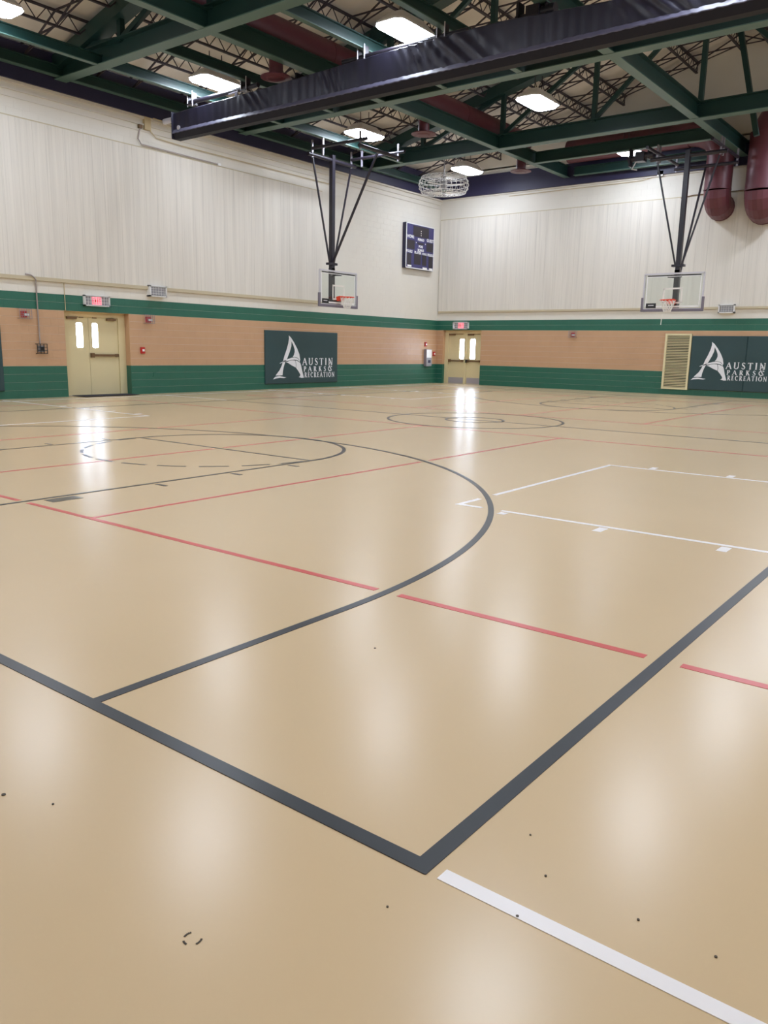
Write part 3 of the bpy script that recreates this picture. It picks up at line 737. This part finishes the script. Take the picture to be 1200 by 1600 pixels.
# ------------------------------------------------------------------ lettering built from strokes
def stroke_poly(pts, ws):
    polys = []
    for i in range(len(pts)-1):
        (x0_, y0_), (x1_, y1_) = pts[i], pts[i+1]; dx, dy = x1_-x0_, y1_-y0_; L = math.hypot(dx, dy) or 1
        nx_, ny_ = -dy/L, dx/L; a, b = ws[i]/2, ws[i+1]/2
        polys.append([(x0_-nx_*a, y0_-ny_*a), (x1_-nx_*b, y1_-ny_*b), (x1_+nx_*b, y1_+ny_*b), (x0_+nx_*a, y0_+ny_*a)])
    return polys
def bowl(cx, cy, rx, ry, a0, a1, tk, tn, n=12):
    pts = []; ws = []
    for i in range(n+1):
        a = a0+(a1-a0)*i/n; pts.append((cx+rx*math.cos(a), cy+ry*math.sin(a))); ws.append(tn+(tk-tn)*abs(math.cos(a)))
    return stroke_poly(pts, ws)
K, N_ = .20, .10
def rect(x0_, y0_, x1_, y1_): return [(x0_, y0_), (x1_, y0_), (x1_, y1_), (x0_, y1_)]
def serif(x, y): return rect(x-.13, y-.025 if y < .5 else y-.04, x+.13, y+.04 if y < .5 else y+.025)
def glyph(ch):
    g = []
    if ch == 'A': g = stroke_poly([(.05, 0), (.40, 1)], [N_, N_])+stroke_poly([(.38, 1), (.74, 0)], [K, K])+[rect(.18, .32, .6, .40), serif(.07, 0), serif(.74, 0)]
    if ch == 'U': g = [rect(.08, .3, .08+K, 1), rect(.66, .3, .66+N_, 1), serif(.16, 1), serif(.70, 1)]+bowl(.42, .33, .27, .30, math.pi, 2*math.pi, K*.9, N_)
    if ch == 'S': g = stroke_poly([(.52, .80), (.45, .93), (.32, .97), (.18, .90), (.13, .76), (.2, .62), (.42, .45), (.53, .28), (.48, .10), (.33, .02), (.17, .06), (.09, .22)], [N_, N_, N_, .12, .14, K, K, .15, .12, N_, N_, N_])
    if ch == 'T': g = [rect(.27, 0, .27+K, 1), rect(0, .92, .72, 1.0), serif(.35, 0), rect(0, .80, .05, .95), rect(.67, .80, .72, .95)]
    if ch == 'I': g = [rect(.08, 0, .08+K, 1), serif(.165, 0), serif(.165, 1)]
    if ch == 'N': g = [rect(.10, 0, .10+N_, 1), rect(.70, 0, .70+N_, 1), serif(.13, 0), serif(.73, 1)]+stroke_poly([(.13, 1), (.74, 0)], [K, K])
    if ch == 'P': g = [rect(.08, 0, .08+K, 1), serif(.165, 0), rect(.0, .94, .3, 1), rect(.2, .44, .35, .51)]+bowl(.33, .73, .19, .25, -math.pi/2, math.pi/2, K, N_)
    if ch == 'R': g = glyph('P')+stroke_poly([(.33, .47), (.66, 0)], [K, K])+[serif(.68, 0)]
    if ch == 'K': g = [rect(.08, 0, .08+K, 1), serif(.165, 0), serif(.165, 1), serif(.62, 0), serif(.58, 1)]+stroke_poly([(.2, .42), (.58, 1)], [N_, N_])+stroke_poly([(.32, .58), (.64, 0)], [K, K])
    if ch == 'E': g = [rect(.08, 0, .08+K, 1), rect(0, 0, .56, .07), rect(0, .93, .54, 1), rect(.2, .47, .44, .54), rect(.50, 0, .56, .22), rect(.48, .78, .54, 1), rect(.40, .38, .45, .62)]
    if ch == 'C': g = bowl(.42, .5, .33, .46, math.pi*.28, math.pi*1.72, K, N_, 16)+[rect(.62, .72, .67, .95)]
    if ch == 'O': g = bowl(.44, .5, .35, .46, 0, 2*math.pi, K, N_, 20)
    if ch == '&': g = bowl(.42, .74, .20, .20, -.6, 4.4, .12, N_, 12)+bowl(.38, .27, .30, .25, 1.9, 6.1, .15, N_, 12)+stroke_poly([(.28, .58), (.72, .05)], [.15, .15])+stroke_poly([(.55, .5), (.8, .5)], [N_, N_])
    return g
ADV = {'A': .80, 'U': .84, 'S': .64, 'T': .74, 'I': .34, 'N': .86, 'P': .60, 'R': .74, 'K': .74, 'E': .62, 'C': .74, 'O': .86, '&': .85}
def text_polys(txt, x0_, x1_, y0_, y1_, squeeze=None):
    tot = sum(ADV[c] for c in txt); n = len(txt); h = y1_-y0_
    cw = h*(squeeze or .95); gap = ((x1_-x0_)-tot*cw)/max(n-1, 1)
    if gap < -0.02*h: cw = (x1_-x0_)/tot; gap = 0
    x = x0_; out = []
    for c in txt:
        out.append([[(x+px*cw, y0_+py*h) for px, py in pg] for pg in glyph(c)])
        x += ADV[c]*cw+gap
    return out
# logo traced in the pad's own plane: 0..1 across and up, from the flat print
def pm_(x, y):                   # print sheet units to pad units
    tl, tr, br, bl = (107, 130), (1078, 181), (1062, 850), (130, 862)
    u = (x-118)/952.0; v = 0.5
    for _ in range(6):
        xt = tl[0]+(tr[0]-tl[0])*u; yt = tl[1]+(tr[1]-tl[1])*u; xb = bl[0]+(br[0]-bl[0])*u; yb = bl[1]+(br[1]-bl[1])*u
        v = (y-yt)/(yb-yt); xl = tl[0]+(bl[0]-tl[0])*v; xr = tr[0]+(br[0]-tr[0])*v; u = (x-xl)/(xr-xl)
    return u, 1-v
LOGO = [
 [(402,205),(415,228),(428,254),(437,290),(436,350),(415,430),(385,515),(357,575),(343,630),(333,690),(330,742),(245,745),(265,715),(295,670),(322,600),(333,550),(350,480),(375,400),(397,310),(404,250)],
 [(402,205),(430,235),(470,300),(510,380),(540,460),(552,530),(549,550),(520,508),(480,497),(455,498),(470,470),(480,430),(478,390),(462,340),(440,292),(420,245)],
 [(292,578),(340,550),(385,527),(440,506),(480,502),(515,513),(547,552),(545,566),(522,543),(482,533),(430,538),(350,560),(298,582)],
 [(372,567),(420,547),(455,542),(487,546),(497,600),(495,640),(440,608),(400,578)],
 [(493,548),(515,552),(535,566),(551,575),(562,605),(577,680),(592,740),(602,782),(575,785),(535,772),(552,760),(555,735),(530,690),(500,645),(502,600)],
 [(215,797),(240,762),(290,752),(340,765),(378,770),(350,783),(300,778),(250,785)]]
TXT = [('AUSTIN', 583, 996, 516, 610, 1.14), ('PARKS', 598, 903, 628, 696, 1.2), ('RECREATION', 610, 1018, 709, 776, None)]
def logo_units():
    polys = [[pm_(x, y) for x, y in pg] for pg in LOGO]; letters = []
    for txt, x0_, x1_, yt, yb, sq in TXT:
        a = pm_(x0_, yb); b = pm_(x1_, yt); 
        asp = 3.61/1.77
        lt = text_polys(txt, a[0]*asp, b[0]*asp, pm_((x0_+x1_)/2, yb)[1], pm_((x0_+x1_)/2, yt)[1], sq)
        letters += [[[(x/asp, y) for x, y in pg] for pg in ch] for ch in lt]
    a = pm_(928, 695); b = pm_(1002, 575)
    letters.append([[(a[0]+px*(b[0]-a[0]), a[1]+py*(b[1]-a[1])) for px, py in pg] for pg in glyph('&')])
    return polys, letters
def wall_pad(name, axis, u0, u1, z0, z1, label, logo=None, seams=()):
    th = .055; ctr = ((u0+u1)/2)
    t = empty(name, (XA+.001, ctr, z0) if axis == 'y' else (ctr, YB-.001, z0), label, 'wall pad', 'padded wall mats')
    def P3(u, z, d): return (XA+.001+d, u, z) if axis == 'y' else (u, YB-.001-d, z)
    cuts = [u0]+list(seams)+[u1]
    for a, b in zip(cuts[:-1], cuts[1:]):
        o = B(); c = .02; g = .0005
        back = [P3(a+g, z0, 0), P3(b-g, z0, 0), P3(b-g, z1, 0), P3(a+g, z1, 0)]
        mid = [P3(a+g, z0, th-c), P3(b-g, z0, th-c), P3(b-g, z1, th-c), P3(a+g, z1, th-c)]
        frt = [P3(a+g+c, z0+c, th), P3(b-g-c, z0+c, th), P3(b-g-c, z1-c, th), P3(a+g+c, z1-c, th)]
        o.v += back+mid+frt; o.f += [(0,1,2,3), (8,9,10,11)]
        for k in (0, 4):
            for j in range(4): o.f.append((k+j, k+(j+1) % 4, k+4+(j+1) % 4, k+4+j))
        o.build('pad_section', 'pad_slate', t)
    if logo:
        la, lb, lz0, lz1 = logo          # where the unit square of the print lands
        polys, letters = logo_units()
        em = B()
        for pg in polys: em.prism([P3(la+(lb-la)*u, lz0+(lz1-lz0)*v, th) for u, v in pg], P3(0, 0, .003) if False else ((1,0,0) if axis == 'y' else (0,-1,0)), .003)
        em.build('sail_letter_emblem', 'logo_white', t, 'white emblem of a tall sail-like letter A')
        for L_ in letters:
            em = B()
            for pg in L_: em.prism([P3(la+(lb-la)*u, lz0+(lz1-lz0)*v, th) for u, v in pg], (1,0,0) if axis == 'y' else (0,-1,0), .0032)
            em.build('letter', 'logo_white', t)
    return t
wall_pad('wall_pad', 'y', 17.40, 21.06, .17, 1.95, 'dark slate wall pad with white park logo, on the left wall', (17.40, 21.06, .17, 1.95))
wall_pad('wall_pad', 'y', 4.9, 8.49, .2, 1.95, 'dark slate wall pad just entering at the left edge of the photo')
bx0, bx1 = -7.93, -4.27
sB = 1.25/1.18
wall_pad('wall_pad', 'x', bx0, bx1, .21, 2.06, 'dark slate wall pad with white park logo, beside the louver on the back wall', (-8.12, -5.22, .40, 1.99), seams=(-6.10,))

# louver
lv = empty('wall_louver', (-8.4, YB-.001, .19), 'tall cream slatted return-air louver on the back wall, beside the right wall pad', 'louver')
x0_, x1_, z0_, z1_ = -8.87, -7.945, .19, 2.13
B().box(x0_, x1_, YB-.006, YB-.001, z0_, z1_).build('dark_backing', 'louver_dark', lv)
B().box(x0_, x0_+.07, YB-.06, YB-.006, z0_, z1_).box(x1_-.07, x1_, YB-.06, YB-.006, z0_, z1_).box(x0_+.07, x1_-.07, YB-.06, YB-.006, z0_, z0_+.06).box(x0_+.07, x1_-.07, YB-.06, YB-.006, z1_-.06, z1_).build('frame', 'louver_cream', lv)
ns = 33; sl = None
for i in range(ns):
    z = z0_+.06+(z1_-z0_-.12)*(i+.5)/ns
    if sl is None:
        sl = B().prism([(x0_+.07, YB-.05, z-.014), (x0_+.07, YB-.012, z+.004), (x0_+.07, YB-.012, z+.012), (x0_+.07, YB-.05, z+.008)], (1,0,0), x1_-x0_-.14).build('slat', 'louver_cream', lv); zb_ = z
    else:
        c = sl.copy(); C.objects.link(c); c.location = (0, 0, z-zb_)

# ------------------------------------------------------------------ scoreboard
sb = empty('scoreboard', (XA, 25.95, 4.6), 'dark blue electronic scoreboard high on the left wall by the corner', 'scoreboard')
ya, yb_, za_, zb2 = 24.98, 26.93, 4.60, 6.32
xf = XA+.17
B().box(XA+.002, xf, ya, yb_, za_, zb2).build('case', 'score_navy', sb)
o = B(); fwd = .035
o.box(xf, xf+.015, ya, yb_, za_, za_+fwd).box(xf, xf+.015, ya, yb_, zb2-fwd, zb2).box(xf, xf+.015, ya, ya+fwd, za_, zb2).box(xf, xf+.015, yb_-fwd, yb_, za_, zb2); o.build('frame', 'white_paint', sb, 'white outer frame')
B().box(xf, xf+.006, ya+fwd, yb_-fwd, za_+fwd, zb2-fwd).build('face', 'score_blue', sb)
def SU(u, v): return ya+(yb_-ya)*u, za_+(zb2-za_)*v
for u0, u1, v0, v1 in ((.24, .80, .72, .955), (.04, .30, .43, .63), (.72, .96, .43, .63), (.04, .19, .07, .33), (.29, .53, .10, .34), (.58, .73, .10, .34), (.81, .96, .07, .33), (.40, .62, .555, .60)):
    a, c_ = SU(u0, v0); b, d_ = SU(u1, v1); B().box(xf+.006, xf+.010, a, b, c_, d_).build('digit_window', 'score_dark', sb)
for txt, u, v, hgt in (('HOME', .16, .685, .075), ('PERIOD', .52, .655, .06), ('GUEST', .85, .665, .075), ('POSS', .52, .50, .06), ('BONUS', .52, .42, .06), ('FOULS', .12, .36, .065), ('PLAYER', .42, .355, .065), ('FOUL', .66, .345, .06), ('FOULS', .87, .345, .065)):
    cu = bpy.data.curves.new('t', 'FONT'); cu.body = txt; cu.size = hgt*(zb2-za_)*1.25; cu.align_x = 'CENTER'; cu.extrude = .002; cu.offset = .004
    to = bpy.data.objects.new('t', cu); C.objects.link(to); bpy.context.view_layer.update()
    me = bpy.data.meshes.new_from_object(to); bpy.data.objects.remove(to)
    a, z = SU(u, v); me.materials.clear(); me.materials.append(M['white_paint'])
    for vv in me.vertices:
        x_, y_, zz = vv.co; vv.co = (xf+.008+zz, a+x_, z-.02+y_)
    off = ROOT[sb.name]
    for vv in me.vertices: vv.co = vv.co-off
    to = bpy.data.objects.new('lettering', me); C.objects.link(to); to.parent = sb
for u0, u1, v0 in ((.06, .20, .03), (.60, .76, .02), (.84, .96, .02)):
    a, c_ = SU(u0, v0); b, _ = SU(u1, v0); B().box(xf+.010, xf+.014, a, b, c_, c_+.07).build('small_plate', 'white_paint', sb)
for u, v in ((.52, .86), (.52, .81), (.52, .765), (.35, .59), (.68, .59)):
    a, z = SU(u, v); B().box(xf+.010, xf+.014, a-.02, a+.02, z-.02, z+.02).build('dot', 'net_white', sb)

# ------------------------------------------------------------------ small wall fittings
def onwall(axis):
    if axis == 'y': return lambda o, u0, u1, z0, z1, d0, d1: o.box(XA+d0, XA+d1, u0, u1, z0, z1)
    return lambda o, u0, u1, z0, z1, d0, d1: o.box(u0, u1, YB-d1, YB-d0, z0, z1)
def guard(W_, u0, u1, z0, z1, d, nu, nz, th=.008):
    o = B()
    for i in range(nu+1):
        u = u0+(u1-u0)*i/nu; W_(o, u-th/2, u+th/2, z0, z1, d-th, d)
    for i in range(nz+1):
        z = z0+(z1-z0)*i/nz; W_(o, u0, u1, z-th/2, z+th/2, d-th, d)
    for u in (u0, u1):
        for z in (z0, z1): W_(o, u-th/2, u+th/2, z-th/2, z+th/2, .001, d)
    return o
def fit(name, axis, u, z, label, cat, group=None):
    return empty(name, (XA+.001, u, z) if axis == 'y' else (u, YB-.001, z), label, cat, group)
for axis, u0, u1, z0, z1, lab in (('y', 10.80, 11.56, 2.39, 2.67, 'caged exit sign with pink letters above the left wall door'), ('x', -17.87, -17.12, 2.28, 2.58, 'caged exit sign with pink letters above the back wall door')):
    W_ = onwall(axis); t = fit('exit_sign', axis, (u0+u1)/2, z0, lab, 'exit sign', 'exit signs')
    o = B(); W_(o, u0+.04, u1-.04, z0+.03, z1-.03, .001, .05); o.build('sign_box', 'sign_grey', t)
    # illuminated letters EXIT on a pale face
    o = B(); a = u0+.24; b = u1-.24; W_(o, a, b, z0+.04, z1-.04, .05, .054); o.build('lit_face', 'exit_pink', t, 'glowing pink-red face')
    o = B(); n_ = 4; wl = (b-a)/4.6; zz0, zz1 = z0+.075, z1-.075; e = .055; hh = zz1-zz0
    def L_(k, rects):
        for (p0, q0, p1, q1) in rects: W_(o, a+wl*(.3+k*1.05)+p0*wl*.8, a+wl*(.3+k*1.05)+p1*wl*.8, zz0+q0*hh, zz0+q1*hh, e-.001, e+.003)
    L_(0, ((0,0,.25,1), (0,0,.9,.18), (0,.41,.8,.59), (0,.82,.9,1)))
    L_(1, ((0,0,.25,.3), (.7,0,.95,.3), (.15,.25,.5,.5), (.45,.25,.8,.5), (.15,.5,.5,.75), (.45,.5,.8,.75), (0,.7,.25,1), (.7,.7,.95,1)))
    L_(2, ((.3,0,.6,1),)); L_(3, ((.35,0,.62,1), (0,.82,.98,1)))
    o.build('exit_lettering', 'red_plastic', t)
    o = B()
    for (q0, q1, r0, r1) in ((u0, u1, z0, z0+.03), (u0, u1, z1-.03, z1), (u0, u0+.03, z0, z1), (u1-.03, u1, z0, z1)): W_(o, q0, q1, r0, r1, .001, .10)
    o.build('guard_frame', 'white_paint', t)
    guard(W_, u0+.02, u1-.02, z0+.02, z1-.02, .10, 9, 3).build('guard_wires', 'white_paint', t)
for axis, u, z, lab in (('y', 9.13, 2.11, 'red fire strobe in a wire guard left of the left wall door'), ('y', 12.83, 2.12, 'red fire strobe in a wire guard right of the left wall door'), ('x', -12.42, 2.09, 'red fire strobe in a wire guard on the back wall')):
    W_ = onwall(axis); t = fit('fire_strobe', axis, u, z, lab, 'fire alarm', 'fire strobes')
    o = B(); W_(o, u-.08, u+.06, z-.09, z+.07, .001, .06); o.build('housing', 'red_plastic', t)
    o = B(); W_(o, u-.03, u+.10, z-.05, z+.01, .06, .085); o.build('strobe_lens', 'white_paint', t)
    guard(W_, u-.16, u+.16, z-.12, z+.12, .11, 5, 4).build('wire_guard', 'grey_steel', t)
for u, z, lab in ((12.60, 1.24, 'red fire pull station right of the left wall door'), (27.40, 1.24, 'small dark red pull station in the far corner'), (26.76, 1.63, 'small red alarm light above the white wall cabinet')):
    W_ = onwall('y'); t = fit('pull_station', 'y', u, z, lab, 'fire alarm')
    o = B(); W_(o, u-.065, u+.065, z-.09, z+.09, .001, .05); o.build('housing', 'red_plastic', t)
    o = B(); W_(o, u-.03, u+.04, z-.03, z+.035, .05, .065); o.build('handle', 'white_paint', t)
W_ = onwall('y')
t = fit('defibrillator_cabinet', 'y', 26.88, .72, 'small white wall cabinet under the red alarm, near the far corner', 'cabinet')
o = B(); W_(o, 26.68, 27.08, .72, 1.43, .001, .13); o.build('body', 'grey_steel', t)
o = B(); W_(o, 26.70, 27.06, 1.08, 1.41, .13, .14); o.build('upper_window', 'white_paint', t)
o = B(); W_(o, 26.70, 27.06, .74, 1.06, .13, .14); o.build('door', 'sign_grey', t)
o = B(); W_(o, 26.80, 26.98, .86, .98, .14, .145); o.build('emblem', 'score_navy', t)
for axis, u0, u1, z0, z1, lab in (('y', 12.83, 13.41, 2.75, 3.06, 'white-framed box in a wire cage on the left wall ledge'), ('x', -7.12, -6.60, 2.82, 3.10, 'white-framed box on the back wall ledge right of the glass board')):
    W_ = onwall(axis); t = fit('caged_speaker', axis, (u0+u1)/2, z0, lab, 'speaker', 'caged speakers')
    o = B(); W_(o, u0+.06, u1-.06, z0+.05, z1-.04, .001, .12); o.build('body', 'sign_grey', t)
    o = B()
    for (q0, q1, r0, r1) in ((u0, u1, z0, z0+.035), (u0, u1, z1-.035, z1), (u0, u0+.035, z0, z1), (u1-.035, u1, z0, z1)): W_(o, q0, q1, r0, r1, .001, .17)
    o.build('guard_frame', 'white_paint', t)
    guard(W_, u0+.02, u1-.02, z0+.02, z1-.02, .17, 6, 4, .006).build('guard_wires', 'white_paint', t)
W_ = onwall('y')
t = fit('wall_switch', 'y', 9.52, 1.14, 'dark switch box in a black wire guard, left of the left wall door', 'switch')
o = B(); W_(o, 9.45, 9.60, 1.17, 1.33, .001, .06); o.build('box', 'sign_grey', t)
o = B(); W_(o, 9.49, 9.56, 1.20, 1.30, .06, .075); o.build('toggle_plate', 'label_black', t)
guard(W_, 9.39, 9.66, 1.13, 1.37, .09, 3, 3, .014).build('wire_guard', 'label_black', t)
tag(B().tube([(XA+.03, 9.50, 1.34), (XA+.03, 9.49, 2.86), (XA+.085, 9.47, 2.95), (XA+.085, 9.44, 3.0), (XA+.085, 9.34, 3.06), (XA+.085, 9.2, 3.07)], .018, 8).build('conduit', 'conduit'), 'grey conduit rising from the dark switch box to the ledge', 'conduit')
tag(B().tube([(XA+.018, 10.27, 2.24), (XA+.018, 10.27, 2.93)], .010, 6).build('conduit', 'cable_tan'), 'thin pale conduit going up from the left door corner', 'conduit')
jb = empty('junction_box', (XA+.01, 12.9, 7.3), 'cream junction box with a hanging conduit high on the left wall', 'junction box')
B().box(XA+.001, XA+.09, 12.92, 13.12, 7.20, 7.62).build('box', 'cable_tan', jb)
B().box(XA+.001, XA+.09, 12.74, 12.84, 7.20, 7.29).build('small_box', 'brass_dark', jb)
B().tube([(XA+.04, 12.79, 7.2), (XA+.04, 12.72, 6.92), (XA+.06, 12.80, 6.79), (XA+.06, 15.5, 6.76)], .018, 8).build('hanging_conduit', 'conduit', jb)
B().box(XA+.03, XA+.10, 15.50, 15.60, 6.72, 6.79).build('end_fitting', 'white_paint', jb)
tag(B().tube([(XA+.13, 13.16, 7.52), (XA+.28, 13.5, 7.46), (XA+.30, 14.1, 7.56), (XA+.3, 14.6, 7.78)], .012, 6).build('loose_cable', 'cable_tan'), 'loose pale cable curling from the wall top to the navy fascia', 'cable')
tag(B().tube([(XA+.06, 13.1, 7.2), (XA+.05, 13.3, 7.05), (XA+.05, 14.2, 7.02), (XA+.05, 20.6, 7.02)], .012, 6).build('wall_cable', 'cable_tan'), 'pale cable clipped along the left wall under the cornice', 'cable')
sn = empty('wall_sensor', (-9.5, YB-.05, 7.5), 'small white box at the top of the back wall, left of the frame\'s mast', 'sensor')
B().box(-9.62, -9.42, YB-.12, YB-.001, 7.47, 7.64).build('box', 'white_paint', sn)
B().tube([(-9.63, YB-.03, 7.50), (-10.2, YB-.03, 7.40), (-15.5, YB-.03, 7.38)], .01, 6).build('cable', 'cable_tan', sn)
tag(B().tube([(-8.75, YB-.07, 6.68), (-8.3, YB-.07, 6.74), (-6.3, YB-.07, 6.74)], .014, 6).build('conduit', 'brass_dark'), 'thin dark conduit on the back wall behind the red elbow', 'conduit')
for u, z in ((13.0, .55), (-9.55, .55)):
    W_ = onwall('y' if u > 0 else 'x'); o = B(); W_(o, u-.05, u+.05, z-.06, z+.06, .001, .012)
    tag(o.build('outlet_cover', 'block_green'), 'green-painted outlet cover low on the %s wall' % ('left' if u > 0 else 'back'), 'outlet')

# ------------------------------------------------------------------ caged ceiling fan near the corner
fx, fy, fz = -15.95, 23.65, 7.20
fan = empty('caged_fan', (fx, fy, fz), 'round white wire cage of a ceiling fan near the far corner', 'ceiling fan')
o = B()
for z, rr in ((fz-.26, .80), (fz-.13, .88), (fz, .90), (fz+.13, .88), (fz+.26, .80), (fz-.27, .55), (fz-.28, .3), (fz+.27, .55), (fz+.28, .3)):
    pts = [(fx+rr*math.cos(2*math.pi*i/36), fy+rr*math.sin(2*math.pi*i/36), z) for i in range(37)]; o.tube(pts, .009, 5, False)
for i in range(28):
    a = 2*math.pi*i/28; ca, sa = math.cos(a), math.sin(a)
    o.tube([(fx+r_*ca, fy+r_*sa, z) for r_, z in ((.12, fz-.28), (.5, fz-.275), (.80, fz-.26), (.90, fz), (.80, fz+.26), (.5, fz+.275), (.12, fz+.28))], .007, 4, False)
o.build('wire_cage', 'white_paint', fan)
B().tube([(fx, fy, fz-.1), (fx, fy, fz+.12)], .11, 14).build('motor', 'sign_grey', fan)
B().tube([(fx, fy, fz+.12), (fx, fy, roof(fx)-.1)], .02, 8).build('down_rod', 'sign_grey', fan)
for i in range(3):
    a = 2*math.pi*i/3+.3; B().bar((fx+.1*math.cos(a), fy+.1*math.sin(a), fz), (fx+.74*math.cos(a), fy+.74*math.sin(a), fz), .14, .012).build('blade', 'light_body', fan)
